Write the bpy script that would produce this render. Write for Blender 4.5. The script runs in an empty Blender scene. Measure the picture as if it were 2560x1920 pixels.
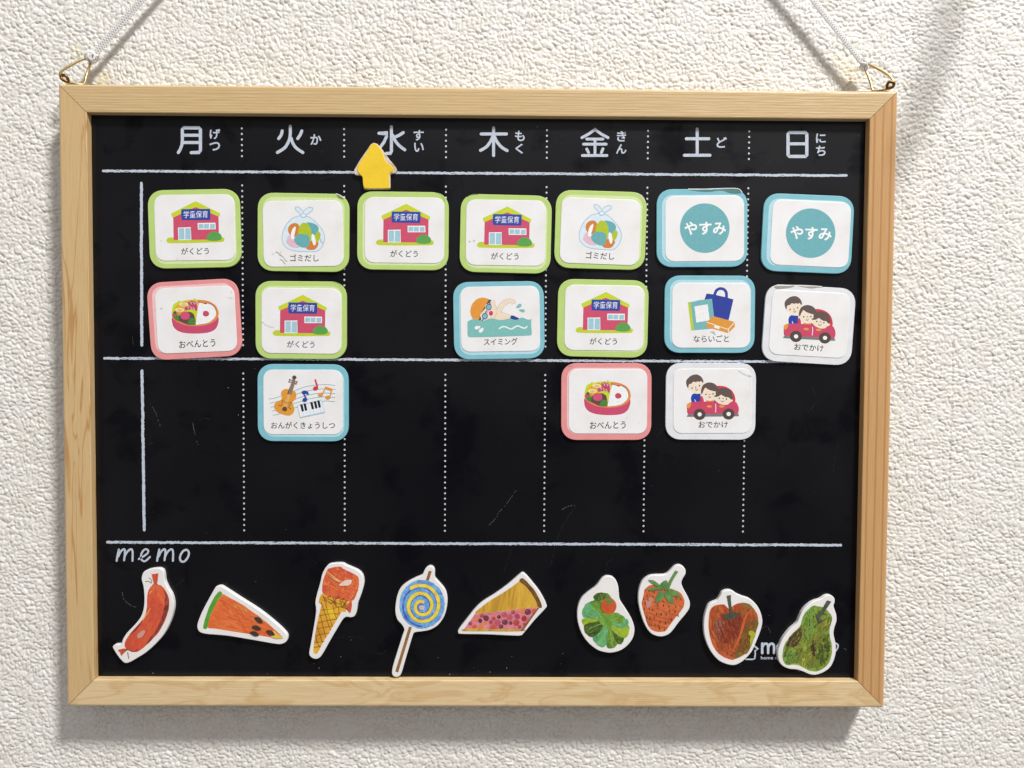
import bpy, bmesh, math, random
import numpy as np
from mathutils import Vector, Matrix

scene = bpy.context.scene
COL = scene.collection
MM = 0.001

# ------------------------------------------------------------------ camera
# board coordinates in mm: u to the right, v down, w into the wall (w = 0 is the front of the frame)
FPX, PW, PH = 1923.0, 2560.0, 1920.0
RA, RB, RC = 0.0337, -0.0089, 0.0054
T = np.array([-12.0558, 6.3579, 278.3907])
def _rot(a, b, c):
    ca, sa, cb, sb, cc, sc = math.cos(a), math.sin(a), math.cos(b), math.sin(b), math.cos(c), math.sin(c)
    return (np.array([[cc, -sc, 0], [sc, cc, 0], [0, 0, 1]]) @ np.array([[cb, 0, sb], [0, 1, 0], [-sb, 0, cb]])
            @ np.array([[1, 0, 0], [0, ca, -sa], [0, sa, ca]]))
RM = _rot(RA, RB, RC)
CAMP = -RM.T @ T
def W3(u, v, w):
    return Vector((u * MM, w * MM, -v * MM))
cam_data = bpy.data.cameras.new('camera')
cam = bpy.data.objects.new('camera', cam_data)
COL.objects.link(cam)
cam_data.sensor_fit = 'HORIZONTAL'
cam_data.sensor_width = 36.0
cam_data.lens = 36.0 * FPX / PW
cam_data.clip_start = 0.01
cam_data.clip_end = 50
def _ax(r):
    return Vector((r[0], r[2], -r[1]))
right, down, fwd = _ax(RM[0]), _ax(RM[1]), _ax(RM[2])
m = Matrix.Identity(4)
for i in range(3):
    m[i][0], m[i][1], m[i][2] = right[i], -down[i], -fwd[i]
    m[i][3] = W3(*CAMP)[i]
cam.matrix_world = m
scene.camera = cam

# ------------------------------------------------------------------ world, lamps, exposure
world = bpy.data.worlds.new('World')
scene.world = world
world.use_nodes = True
bg = world.node_tree.nodes['Background']
bg.inputs[0].default_value = (1.0, 0.96, 0.93, 1)
bg.inputs[1].default_value = 0.06

def area_lamp(name, loc, size, power, color, target=(0, 0, 0), shape='DISK', size_y=None):
    d = bpy.data.lights.new(name, 'AREA')
    d.shape = shape
    d.size = size
    if size_y:
        d.size_y = size_y
    d.energy = power
    d.color = color
    o = bpy.data.objects.new(name, d)
    COL.objects.link(o)
    o.location = loc
    o.rotation_euler = (Vector(target) - Vector(loc)).to_track_quat('-Z', 'Y').to_euler()
    return o
# the round ceiling lamp, up and to the right behind the photographer
area_lamp('ceiling_lamp', (0.86, -1.12, 1.68), 0.30, 62.0, (1.0, 0.975, 0.955))
# light returned by the ceiling, the floor and the far wall of the room
area_lamp('ceiling_bounce', (0.3, -1.7, 1.35), 3.0, 20.0, (1.0, 0.96, 0.92), target=(0.3, -1.7, 0), shape='SQUARE')
area_lamp('floor_bounce', (0.0, -0.75, -1.25), 3.0, 5.0, (1.0, 0.93, 0.90), target=(0.0, -0.75, 0), shape='RECTANGLE', size_y=1.1)
area_lamp('left_wall_bounce', (-1.7, -0.9, 0.1), 1.8, 6.5, (1.0, 0.94, 0.92), target=(0, -0.3, 0), shape='SQUARE')
area_lamp('right_wall_bounce', (1.9, -0.9, -0.1), 1.8, 6.0, (1.0, 0.94, 0.90), target=(0, -0.3, 0), shape='SQUARE')
area_lamp('far_wall_bounce', (0.9, -3.1, 1.1), 2.6, 4.5, (0.95, 0.97, 1.0), target=(0.2, 0, 0.4), shape='RECTANGLE', size_y=1.6)

vs = scene.view_settings
vs.view_transform = 'Standard'
vs.look = 'None'
vs.exposure = 0.0
vs.gamma = 1.0
scene.cycles.max_bounces = 8
scene.cycles.transparent_max_bounces = 16

# ------------------------------------------------------------------ small helpers
def lin(h, k=1.0):
    if isinstance(h, str):
        h = h.lstrip('#')
        c = [int(h[i:i + 2], 16) / 255 for i in (0, 2, 4)]
    else:
        c = [x / 255 for x in h]
    return tuple(min(1.0, k * (x / 12.92 if x <= 0.04045 else ((x + 0.055) / 1.055) ** 2.4)) for x in c) + (1.0,)

_mats = {}
def mat(name, color, rough=0.5, spec=0.5, metal=0.0, bump=None, vary=None, coat=0.0):
    """vary=(colour2, scale, low, high): noise mix; bump=(strength, scale, distance)"""
    if name in _mats:
        return _mats[name]
    mt = bpy.data.materials.new(name)
    mt.use_nodes = True
    nt = mt.node_tree
    b = nt.nodes['Principled BSDF']
    b.inputs['Base Color'].default_value = color
    b.inputs['Roughness'].default_value = rough
    b.inputs['Specular IOR Level'].default_value = spec
    b.inputs['Metallic'].default_value = metal
    b.inputs['Coat Weight'].default_value = coat
    tc = nt.nodes.new('ShaderNodeTexCoord')
    if vary:
        n = nt.nodes.new('ShaderNodeTexNoise')
        n.inputs['Scale'].default_value = vary[1]
        n.inputs['Detail'].default_value = 6
        nt.links.new(tc.outputs['Object'], n.inputs['Vector'])
        r = nt.nodes.new('ShaderNodeMapRange')
        r.inputs['From Min'].default_value = vary[2]
        r.inputs['From Max'].default_value = vary[3]
        nt.links.new(n.outputs['Fac'], r.inputs['Value'])
        x = nt.nodes.new('ShaderNodeMix')
        x.data_type = 'RGBA'
        x.inputs['A'].default_value = color
        x.inputs['B'].default_value = vary[0]
        nt.links.new(r.outputs['Result'], x.inputs['Factor'])
        nt.links.new(x.outputs['Result'], b.inputs['Base Color'])
    if bump:
        n = nt.nodes.new('ShaderNodeTexNoise')
        n.inputs['Scale'].default_value = bump[1]
        n.inputs['Detail'].default_value = 4
        nt.links.new(tc.outputs['Object'], n.inputs['Vector'])
        bp = nt.nodes.new('ShaderNodeBump')
        bp.inputs['Strength'].default_value = bump[0]
        bp.inputs['Distance'].default_value = bump[2]
        nt.links.new(n.outputs['Fac'], bp.inputs['Height'])
        nt.links.new(bp.outputs['Normal'], b.inputs['Normal'])
    _mats[name] = mt
    return mt

def ramp_mat(name, stops, scale, stretch=(1, 1, 1), rot=0.0, rough=0.42, detail=8, dist=0.6, spec=0.5):
    """painted paper: streaky noise through a colour ramp; stops = [(pos, colour)]"""
    if name in _mats:
        return _mats[name]
    mt = bpy.data.materials.new(name)
    mt.use_nodes = True
    nt = mt.node_tree
    b = nt.nodes['Principled BSDF']
    b.inputs['Roughness'].default_value = rough
    b.inputs['Specular IOR Level'].default_value = spec
    tc = nt.nodes.new('ShaderNodeTexCoord')
    mp = nt.nodes.new('ShaderNodeMapping')
    mp.inputs['Rotation'].default_value = (0, rot, 0)
    mp2 = nt.nodes.new('ShaderNodeMapping')
    mp2.inputs['Scale'].default_value = stretch
    nt.links.new(tc.outputs['Object'], mp.inputs['Vector'])
    nt.links.new(mp.outputs['Vector'], mp2.inputs['Vector'])
    n = nt.nodes.new('ShaderNodeTexNoise')
    n.inputs['Scale'].default_value = scale
    n.inputs['Detail'].default_value = detail
    n.inputs['Roughness'].default_value = 0.62
    n.inputs['Distortion'].default_value = dist
    nt.links.new(mp2.outputs['Vector'], n.inputs['Vector'])
    cr = nt.nodes.new('ShaderNodeValToRGB')
    el = cr.color_ramp.elements
    while len(el) < len(stops):
        el.new(0.5)
    for e, (p, c) in zip(el, stops):
        e.position = p
        e.color = c
    nt.links.new(n.outputs['Fac'], cr.inputs['Fac'])
    nt.links.new(cr.outputs['Color'], b.inputs['Base Color'])
    _mats[name] = mt
    return mt

def ink(h, rough=0.42):
    """printed flat colour"""
    return mat('ink_' + h.strip('#'), lin(h, 1.0), rough=rough, vary=(lin(h, 0.90), 900, 0.35, 0.75))

def link(name, mesh, parent=None, loc=None, ry=0.0):
    o = bpy.data.objects.new(name, mesh)
    COL.objects.link(o)
    if parent is not None:
        o.parent = parent
    if loc is not None:
        o.location = loc
    o.rotation_euler = (0, ry, 0)
    return o

def thing(o, label, cat, group=None):
    o['label'] = label
    o['category'] = cat
    if group:
        o['group'] = group
    return o

def empty(name, loc, ry=0.0):
    o = bpy.data.objects.new(name, None)
    o.empty_display_size = 0.01
    COL.objects.link(o)
    o.location = loc
    o.rotation_euler = (0, ry, 0)
    return o

def board_point(px, py, w):
    """place measured on the photograph -> board mm (u, v) on the plane w"""
    d = RM.T @ np.array([(px - PW / 2) / FPX, (py - PH / 2) / FPX, 1.0])
    k = (w - CAMP[2]) / d[2]
    p = CAMP + k * d
    return float(p[0]), float(p[1])

def smooth_closed(pts, n=4):
    out = []
    N = len(pts)
    for i in range(N):
        p0, p1, p2, p3 = (Vector(pts[(i + k) % N]) for k in (-1, 0, 1, 2))
        for j in range(n):
            t = j / n
            out.append(tuple(0.5 * ((2 * p1) + (p2 - p0) * t + (2 * p0 - 5 * p1 + 4 * p2 - p3) * t * t
                                    + (3 * p1 - p0 - 3 * p2 + p3) * t ** 3)))
    return out

def smooth_open(pts, n=5):
    if len(pts) < 3:
        return [tuple(p) for p in pts]
    P = [pts[0]] + list(pts) + [pts[-1]]
    out = []
    for i in range(1, len(P) - 2):
        p0, p1, p2, p3 = (Vector(P[i + k]) for k in (-1, 0, 1, 2))
        for j in range(n):
            t = j / n
            out.append(tuple(0.5 * ((2 * p1) + (p2 - p0) * t + (2 * p0 - 5 * p1 + 4 * p2 - p3) * t * t
                                    + (3 * p1 - p0 - 3 * p2 + p3) * t ** 3)))
    out.append(tuple(pts[-1]))
    return out

def rrect(w, h, r, n=9, e=2.25):
    """rounded rectangle with slightly squarish corners, centred, (x, z) in mm"""
    out = []
    for cx, cz, a0 in ((w / 2 - r, h / 2 - r, 0), (-w / 2 + r, h / 2 - r, 90), (-w / 2 + r, -h / 2 + r, 180), (w / 2 - r, -h / 2 + r, 270)):
        for i in range(n + 1):
            a = math.radians(a0 + 90 * i / n)
            c, s = math.cos(a), math.sin(a)
            out.append((cx + r * math.copysign(abs(c) ** (2 / e), c), cz + r * math.copysign(abs(s) ** (2 / e), s)))
    return out

def inset(pts, d):
    N = len(pts)
    area = sum(pts[i][0] * pts[(i + 1) % N][1] - pts[(i + 1) % N][0] * pts[i][1] for i in range(N))
    sg = 1 if area > 0 else -1
    out = []
    for i in range(N):
        a, b, c = Vector(pts[i - 1]), Vector(pts[i]), Vector(pts[(i + 1) % N])
        t = (c - a)
        if t.length < 1e-9:
            t = Vector((1, 0))
        t.normalize()
        out.append((b.x - t.y * d * sg, b.y + t.x * d * sg))
    return out

def dedupe(pts, eps=0.02):
    out = [pts[0]]
    for p in pts[1:]:
        if (Vector(p) - Vector(out[-1])).length > eps:
            out.append(p)
    if (Vector(out[0]) - Vector(out[-1])).length <= eps:
        out.pop()
    return out

def slab(name, pts, y_back, y_front, bevel, material, seg=3, wob=0.0):
    """solid plate: outline in (x, z) mm, thickness along y (front is the smaller y)"""
    pts = dedupe(pts)
    bm = bmesh.new()
    rings = [(0, y_back), (0, y_front + bevel)]
    for i in range(1, seg + 1):
        a = math.pi / 2 * i / seg
        rings.append((bevel * (1 - math.cos(a)), y_front + bevel * (1 - math.sin(a))))
    vr = []
    for d, y in rings:
        q = inset(pts, d) if d else pts
        vr.append([bm.verts.new((x * MM, y * MM, z * MM)) for x, z in q])
    N = len(pts)
    for a, b in zip(vr[:-1], vr[1:]):
        for i in range(N):
            bm.faces.new((a[i], a[(i + 1) % N], b[(i + 1) % N], b[i]))
    bm.faces.new(vr[-1])
    bm.faces.new(list(reversed(vr[0])))
    bmesh.ops.recalc_face_normals(bm, faces=bm.faces)
    bmesh.ops.triangulate(bm, faces=[f for f in bm.faces if len(f.verts) > 4])
    me = bpy.data.meshes.new(name)
    bm.to_mesh(me)
    bm.free()
    me.materials.append(material)
    return me

_font_cache = {}
def text_shape(s, weight=0.0):
    """outline mesh of a word: (verts, faces) in em units, centred"""
    key = (s, weight)
    if key not in _font_cache:
        c = bpy.data.curves.new('text_source', 'FONT')
        c.body = s
        c.size = 1
        c.resolution_u = 3
        c.offset = weight
        o = bpy.data.objects.new('text_source', c)
        COL.objects.link(o)
        bpy.context.view_layer.update()
        me = bpy.data.meshes.new_from_object(o.evaluated_get(bpy.context.evaluated_depsgraph_get()))
        vs_ = [(v.co.x, v.co.y) for v in me.vertices]
        fs = [list(p.vertices) for p in me.polygons]
        bpy.data.objects.remove(o)
        bpy.data.curves.remove(c)
        bpy.data.meshes.remove(me)
        x0, x1 = min(v[0] for v in vs_), max(v[0] for v in vs_)
        y0, y1 = min(v[1] for v in vs_), max(v[1] for v in vs_)
        _font_cache[key] = ([(x - (x0 + x1) / 2, y - (y0 + y1) / 2) for x, y in vs_], fs, x1 - x0, y1 - y0)
    return _font_cache[key]

class Print:
    """flat print: every shape is a sheet a few microns above the one before it.
    conv turns measured drawing coordinates into local (x, z) mm; k is local mm per drawing unit"""
    STEP = 0.0022
    def __init__(self, conv, k, y0, step=None):
        self.conv, self.k, self.y = conv, k, y0
        self.v, self.f, self.mi, self.mats = [], [], [], []
        if step:
            self.STEP = step
    def _m(self, m_):
        if isinstance(m_, str):
            m_ = ink(m_)
        if m_ not in self.mats:
            self.mats.append(m_)
        return self.mats.index(m_)
    def _add(self, vs_, fs, m_):
        b = len(self.v)
        i = self._m(m_)
        self.v += [(x * MM, self.y * MM, z * MM) for x, z in vs_]
        for f in fs:
            self.f.append([b + q for q in f])
            self.mi.append(i)
    def up(self):
        self.y -= self.STEP
    def poly(self, m_, pts, smooth=False, n=4):
        if smooth:
            pts = smooth_closed(pts, n)
        pts = dedupe([self.conv(*p) for p in pts], 0.004)
        self.up()
        self._add(pts, [list(range(len(pts)))], m_)
    def ell(self, m_, cx, cy, rx, ry, rot=0, n=24):
        a = math.radians(rot)
        p = []
        for i in range(n):
            t = 2 * math.pi * i / n
            x, y = rx * math.cos(t), ry * math.sin(t)
            p.append((cx + x * math.cos(a) - y * math.sin(a), cy + x * math.sin(a) + y * math.cos(a)))
        self.poly(m_, p)
    def stroke(self, m_, pts, width, smooth=True, closed=False, n=5, rough=0.0, seed=0, taper=False, keep=False, cap=True):
        if closed:
            pts = smooth_closed(pts, n) if smooth else list(pts)
            pts = pts + [pts[0]]
        elif smooth:
            pts = smooth_open(pts, n)
        P = [Vector(self.conv(*p)) for p in pts]
        Q = [P[0]]
        for p in P[1:]:
            if (p - Q[-1]).length > 0.004:
                Q.append(p)
        P = Q
        if len(P) < 2:
            return
        hw = width * self.k / 2
        rnd = random.Random(seed)
        L, Rr = [], []
        for i, p in enumerate(P):
            t = P[min(i + 1, len(P) - 1)] - P[max(i - 1, 0)]
            if closed and i in (0, len(P) - 1):
                t = P[1] - P[-2]
            t.normalize()
            nrm = Vector((-t.y, t.x))
            # widen at bends so that polyline corners keep their width
            g = 1.0
            if 0 < i < len(P) - 1:
                a, b = (P[i] - P[i - 1]).normalized(), (P[i + 1] - P[i]).normalized()
                g = min(1.6, 1 / max(0.3, math.sqrt(max(0.0, (1 + a.dot(b)) / 2))))
            w1 = w2 = hw * g
            if rough:
                w1 *= 1 + rough * (rnd.random() - 0.6)
                w2 *= 1 + rough * (rnd.random() - 0.6)
            if taper:
                q = i / (len(P) - 1)
                s = 0.25 + 0.75 * math.sin(math.pi * min(1, max(0, q))) ** 0.6
                w1 *= s
                w2 *= s
            L.append(tuple(p + nrm * w1))
            Rr.append(tuple(p - nrm * w2))
        vs_ = L + Rr
        N = len(L)
        fs = [[i, i + 1, N + i + 1, N + i] for i in range(N - 1)]
        if not closed and cap and not taper:
            for e, q, sgn in ((0, P[0] - P[1], 1), (N - 1, P[-1] - P[-2], -1)):
                q.normalize()
                a0 = math.atan2(q.y, q.x)
                b = len(vs_)
                for j in range(1, 6):
                    a = a0 + sgn * (-math.pi / 2 + math.pi * j / 6) * (1)
                    vs_.append((P[e].x + hw * math.cos(a), P[e].y + hw * math.sin(a)))
                face = [e] + list(range(b, b + 5)) + [N + e] if sgn == 1 else [e] + list(range(b, b + 5)) + [N + e]
                # order the fan by angle so that the cap is a simple polygon
                c = P[e]
                face.sort(key=lambda k_: (math.atan2(vs_[k_][1] - c.y, vs_[k_][0] - c.x) - a0 + math.pi) % (2 * math.pi))
                fs.append(face)
        if not keep:
            self.up()
        self._add(vs_, fs, m_)
    def text(self, m_, s, cx, cy, width, height=None, weight=0.0, rot=0.0):
        """width/height of the inked box in drawing units"""
        vs_, fs, w0, h0 = text_shape(s, weight)
        sx = width / w0
        sy = (height / h0) if height else sx
        a = math.radians(rot)
        out = []
        for x, y in vs_:
            X, Y = x * sx, -y * sy
            out.append(self.conv(cx + X * math.cos(a) + Y * math.sin(a), cy - X * math.sin(a) + Y * math.cos(a)))
        self.up()
        self._add(out, fs, m_)
    def mesh(self, name):
        me = bpy.data.meshes.new(name)
        me.from_pydata(self.v, [], self.f)
        for m_ in self.mats:
            me.materials.append(m_)
        me.polygons.foreach_set('material_index', self.mi)
        me.update()
        # all sheets face the viewer (-y)
        bm = bmesh.new()
        bm.from_mesh(me)
        bm.normal_update()
        flip = [f for f in bm.faces if f.normal.y > 0]
        if flip:
            bmesh.ops.reverse_faces(bm, faces=flip)
        bmesh.ops.triangulate(bm, faces=[f for f in bm.faces if len(f.verts) > 4])
        bm.to_mesh(me)
        bm.free()
        return me

def tube(name, pts, r, material, closed=False, sides=10, flat=1.0):
    P = [Vector(p) for p in pts]
    N = len(P)
    vs_, fs = [], []
    up = Vector((0, 1, 0))
    for i in range(N):
        a = P[(i - 1) % N] if closed or i > 0 else P[i]
        b = P[(i + 1) % N] if closed or i < N - 1 else P[i]
        t = (b - a).normalized()
        n1 = up.cross(t)
        if n1.length < 1e-4:
            n1 = Vector((1, 0, 0)).cross(t)
        n1.normalize()
        n2 = t.cross(n1)
        for k_ in range(sides):
            q = 2 * math.pi * k_ / sides
            vs_.append(tuple(P[i] + n1 * (r * math.cos(q)) + n2 * (r * flat * math.sin(q))))
    for i in range(N if closed else N - 1):
        j = (i + 1) % N
        for k_ in range(sides):
            l = (k_ + 1) % sides
            fs.append((i * sides + k_, i * sides + l, j * sides + l, j * sides + k_))
    if not closed:
        fs.append(tuple(range(sides)))
        fs.append(tuple((N - 1) * sides + k_ for k_ in range(sides)))
    me = bpy.data.meshes.new(name)
    me.from_pydata(vs_, [], fs)
    me.materials.append(material)
    me.polygons.foreach_set('use_smooth', [len(f) == 4 for f in fs])
    me.update()
    return me

def join(name, meshes):
    bm = bmesh.new()
    mats = []
    for me in meshes:
        n0 = len(bm.faces)
        bm.from_mesh(me)
        bm.faces.ensure_lookup_table()
        for f in bm.faces[n0:]:
            mm = me.materials[f.material_index] if me.materials else None
            if mm not in mats:
                mats.append(mm)
            f.material_index = mats.index(mm)
    out = bpy.data.meshes.new(name)
    bm.to_mesh(out)
    bm.free()
    for mm in mats:
        out.materials.append(mm)
    for me in meshes:
        bpy.data.meshes.remove(me)
    return out

# ------------------------------------------------------------------ the wall: embossed vinyl wallpaper
WALL_W = 14.2
def value_noise(X, Z, cell, seed):
    r = np.random.RandomState(seed)
    G = r.rand(256, 256)
    x, z = X / cell, Z / cell
    xi, zi = np.floor(x).astype(int), np.floor(z).astype(int)
    fx, fz = x - xi, z - zi
    fx, fz = fx * fx * (3 - 2 * fx), fz * fz * (3 - 2 * fz)
    g = lambda a, b: G[a % 256, b % 256]
    return ((g(xi, zi) * (1 - fx) + g(xi + 1, zi) * fx) * (1 - fz) + (g(xi, zi + 1) * (1 - fx) + g(xi + 1, zi + 1) * fx) * fz)

def worley(X, Z, sx, sz, seed):
    """pebbles with rounded tops: returns F1, F2 and a per-pebble random height"""
    r = np.random.RandomState(seed)
    GX, GZ, GH = r.rand(256, 256), r.rand(256, 256), r.rand(256, 256)
    x, z = X / sx, Z / sz
    xi, zi = np.floor(x).astype(int), np.floor(z).astype(int)
    F1 = np.full(X.shape, 9.0)
    F2 = np.full(X.shape, 9.0)
    H = np.zeros(X.shape)
    for dx in (-1, 0, 1):
        for dz in (-1, 0, 1):
            a, b = (xi + dx) % 256, (zi + dz) % 256
            d = np.hypot(xi + dx + GX[a, b] - x, zi + dz + GZ[a, b] - z)
            near = d < F1
            F2 = np.where(near, F1, np.minimum(F2, d))
            H = np.where(near, GH[a, b], H)
            F1 = np.where(near, d, F1)
    return F1, F2, H

def axis(lo, hi, step, out_lo, out_hi):
    c = list(np.arange(lo, hi + 1e-6, step))
    s, x = step, lo
    left = []
    while x > out_lo:
        s = min(s * 1.25, 12)
        x -= s
        left.append(x)
    s, x = step, c[-1]
    rt = []
    while x < out_hi:
        s = min(s * 1.25, 12)
        x += s
        rt.append(x)
    return np.array(left[::-1] + c + rt)
ux = axis(-202, 216, 0.36, -700, 700)
vz = axis(-154, 152, 0.36, -600, 600)
U, V = np.meshgrid(ux, vz)
wx = U + 0.7 * (value_noise(U, V, 1.5, 1) - 0.5) + 2.0 * (value_noise(U, V, 6.5, 2) - 0.5)
wz = V + 0.7 * (value_noise(U, V, 1.5, 3) - 0.5) + 2.0 * (value_noise(U, V, 6.5, 4) - 0.5)
hA1, hA2, hAh = worley(wx, wz, 2.5, 1.6, 11)
hB1, hB2, hBh = worley(wx + 0.2 * wz, wz, 1.5, 2.1, 12)
mixm = np.clip((value_noise(U, V, 9.0, 5) - 0.36) * 5, 0, 1)
def pebble(F1, F2, h):
    e = np.clip((F2 - F1) / 0.30, 0, 1)
    return (1 - (1 - e) ** 2.0) * (0.55 + 0.35 * h) + 0.30 * (1 - np.clip(F1, 0, 1) ** 2)
height = pebble(hA1, hA2, hAh) * mixm + pebble(hB1, hB2, hBh) * (1 - mixm)
height = 1.12 * height + 0.20 * value_noise(wx, wz, 1.1, 7) + 0.25 * value_noise(U, V, 4.5, 8) + 0.14 * value_noise(U, V, 0.75, 9)
hC1, hC2, hCh = worley(wx, wz, 1.15, 0.95, 21)
height += 0.16 * np.clip((hC2 - hC1) / 0.4, 0, 1) * (0.3 + hCh) - 0.32 * (hCh > 0.93) * np.clip(1 - hC1 / 0.6, 0, 1)
height += 0.16 * value_noise(U, V, 13.0, 22)
seam = 180.5 - (V + 112) * 0.004 + 0.25 * (value_noise(U, V, 5, 10) - 0.5)
height -= 0.5 * np.exp(-((U - seam) / 0.28) ** 2)
amp = np.where((U > -204) & (U < 218) & (np.abs(V) < 156), 1.0, 0.6)
Y = WALL_W + 0.46 - 0.60 * height * amp
nu, nv = len(ux), len(vz)
co = np.empty((nu * nv, 3), dtype=np.float32)
co[:, 0] = (U * MM).ravel()
co[:, 1] = (Y * MM).ravel()
co[:, 2] = (-V * MM).ravel()
ii = np.arange(nu * nv).reshape(nv, nu)
quads = np.stack([ii[:-1, :-1], ii[1:, :-1], ii[1:, 1:], ii[:-1, 1:]], -1).reshape(-1, 4)
wm = bpy.data.meshes.new('wall')
wm.vertices.add(nu * nv)
wm.vertices.foreach_set('co', co.ravel())
nq = len(quads)
wm.loops.add(nq * 4)
wm.loops.foreach_set('vertex_index', quads.ravel().astype(np.int32))
wm.polygons.add(nq)
wm.polygons.foreach_set('loop_start', np.arange(0, nq * 4, 4, dtype=np.int32))
wm.polygons.foreach_set('use_smooth', np.ones(nq, dtype=bool))
wm.update()
wmat = mat('wallpaper_vinyl', lin((228, 227, 222)), rough=0.5, spec=0.5, bump=(0.35, 1500, 0.0004),
           vary=(lin((222, 219, 211)), 130, 0.35, 0.75))
# yellowish spots mixed into the wall colour near the hooks
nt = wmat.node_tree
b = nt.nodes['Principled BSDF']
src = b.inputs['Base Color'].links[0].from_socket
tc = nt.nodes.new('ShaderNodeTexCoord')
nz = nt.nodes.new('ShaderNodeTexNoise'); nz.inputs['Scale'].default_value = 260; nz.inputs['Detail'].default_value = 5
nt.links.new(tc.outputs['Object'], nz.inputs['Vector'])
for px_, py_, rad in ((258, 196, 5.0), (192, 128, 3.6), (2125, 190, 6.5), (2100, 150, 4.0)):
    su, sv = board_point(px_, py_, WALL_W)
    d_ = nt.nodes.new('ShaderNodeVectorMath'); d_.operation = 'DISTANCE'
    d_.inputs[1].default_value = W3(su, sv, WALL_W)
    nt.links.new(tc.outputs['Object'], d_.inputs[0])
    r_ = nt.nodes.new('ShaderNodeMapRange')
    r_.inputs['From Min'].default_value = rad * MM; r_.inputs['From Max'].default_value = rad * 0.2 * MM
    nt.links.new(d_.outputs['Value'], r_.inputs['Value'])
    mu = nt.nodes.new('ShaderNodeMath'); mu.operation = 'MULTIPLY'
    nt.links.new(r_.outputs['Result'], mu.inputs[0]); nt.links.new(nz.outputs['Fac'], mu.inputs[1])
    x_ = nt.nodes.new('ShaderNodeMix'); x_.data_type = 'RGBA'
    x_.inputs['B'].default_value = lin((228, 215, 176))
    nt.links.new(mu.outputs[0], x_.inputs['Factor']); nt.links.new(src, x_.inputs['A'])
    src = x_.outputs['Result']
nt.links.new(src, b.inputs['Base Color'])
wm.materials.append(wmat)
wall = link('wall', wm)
wall['kind'] = 'structure'
wall['label'] = 'off-white embossed vinyl wallpaper on the wall behind the board'

# ------------------------------------------------------------------ the framed board
FW, FH, RW, BD = 300.0, 224.8, 10.04, 3.12
board = empty('magnet_board', W3(0, 0, 0))
thing(board, 'black magnetic week-planner board in a pale pine frame hung on the textured wall', 'board')

def wood(name, base, dark, light, fibre=1.0, bands=None, blotch=None):
    mt = bpy.data.materials.new(name)
    mt.use_nodes = True
    nt = mt.node_tree
    L = nt.links
    b = nt.nodes['Principled BSDF']
    b.inputs['Roughness'].default_value = 0.36
    b.inputs['Specular IOR Level'].default_value = 0.55
    tc = nt.nodes.new('ShaderNodeTexCoord')
    def noise(scale, det=4, dist=0.0, loc=(0, 0, 0)):
        mp = nt.nodes.new('ShaderNodeMapping')
        mp.inputs['Scale'].default_value = scale
        mp.inputs['Location'].default_value = loc
        L.new(tc.outputs['Object'], mp.inputs['Vector'])
        n = nt.nodes.new('ShaderNodeTexNoise')
        n.inputs['Scale'].default_value = 1
        n.inputs['Detail'].default_value = det
        n.inputs['Distortion'].default_value = dist
        L.new(mp.outputs['Vector'], n.inputs['Vector'])
        return n.outputs['Fac']
    def rng(v, a, c, lo=0.0, hi=1.0):
        r = nt.nodes.new('ShaderNodeMapRange')
        r.inputs['From Min'].default_value = a
        r.inputs['From Max'].default_value = c
        r.inputs['To Min'].default_value = lo
        r.inputs['To Max'].default_value = hi
        L.new(v, r.inputs['Value'])
        return r.outputs['Result']
    def mixc(f, A, B):
        x = nt.nodes.new('ShaderNodeMix')
        x.data_type = 'RGBA'
        for s, q in (('A', A), ('B', B)):
            if isinstance(q, tuple):
                x.inputs[s].default_value = q
            else:
                L.new(q, x.inputs[s])
        L.new(f, x.inputs['Factor'])
        return x.outputs['Result']
    fine = noise((70, 2600, 2600), 5, 0.3)
    col = mixc(rng(fine, 0.32, 0.7, 0, 0.85), base, light)
    pores = noise((160, 4200, 4200), 2, 0.0, (3, 1, 2))
    col = mixc(rng(pores, 0.58, 0.75, 0, 0.28 * fibre), col, dark)
    if bands:      # straight growth lines: (scale across, distortion, strength, colour)
        mp = nt.nodes.new('ShaderNodeMapping')
        mp.inputs['Scale'].default_value = (5, bands[0], bands[0])
        L.new(tc.outputs['Object'], mp.inputs['Vector'])
        wv = nt.nodes.new('ShaderNodeTexWave')
        wv.bands_direction = 'Z'
        wv.inputs['Scale'].default_value = 1.0
        wv.inputs['Distortion'].default_value = bands[1]
        wv.inputs['Detail'].default_value = 2
        wv.inputs['Detail Scale'].default_value = 0.6
        L.new(mp.outputs['Vector'], wv.inputs['Vector'])
        col = mixc(rng(wv.outputs['Fac'], 0.80, 1.0, 0, bands[2]), col, bands[3])
    if blotch:     # flame figure: (scale along, across, threshold, strength, colour, offset)
        n = noise((blotch[0], blotch[1], blotch[1]), 3, 0.9, blotch[5])
        w = nt.nodes.new('ShaderNodeMath')
        w.operation = 'PINGPONG'
        w.inputs[1].default_value = 0.11
        L.new(n, w.inputs[0])
        col = mixc(rng(w.outputs[0], blotch[2], 0.105, 0, blotch[3]), col, blotch[4])
    L.new(col, b.inputs['Base Color'])
    bp = nt.nodes.new('ShaderNodeBump')
    bp.inputs['Strength'].default_value = 0.5
    bp.inputs['Distance'].default_value = 0.0002
    L.new(fine, bp.inputs['Height'])
    L.new(bp.outputs['Normal'], b.inputs['Normal'])
    return mt

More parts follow.
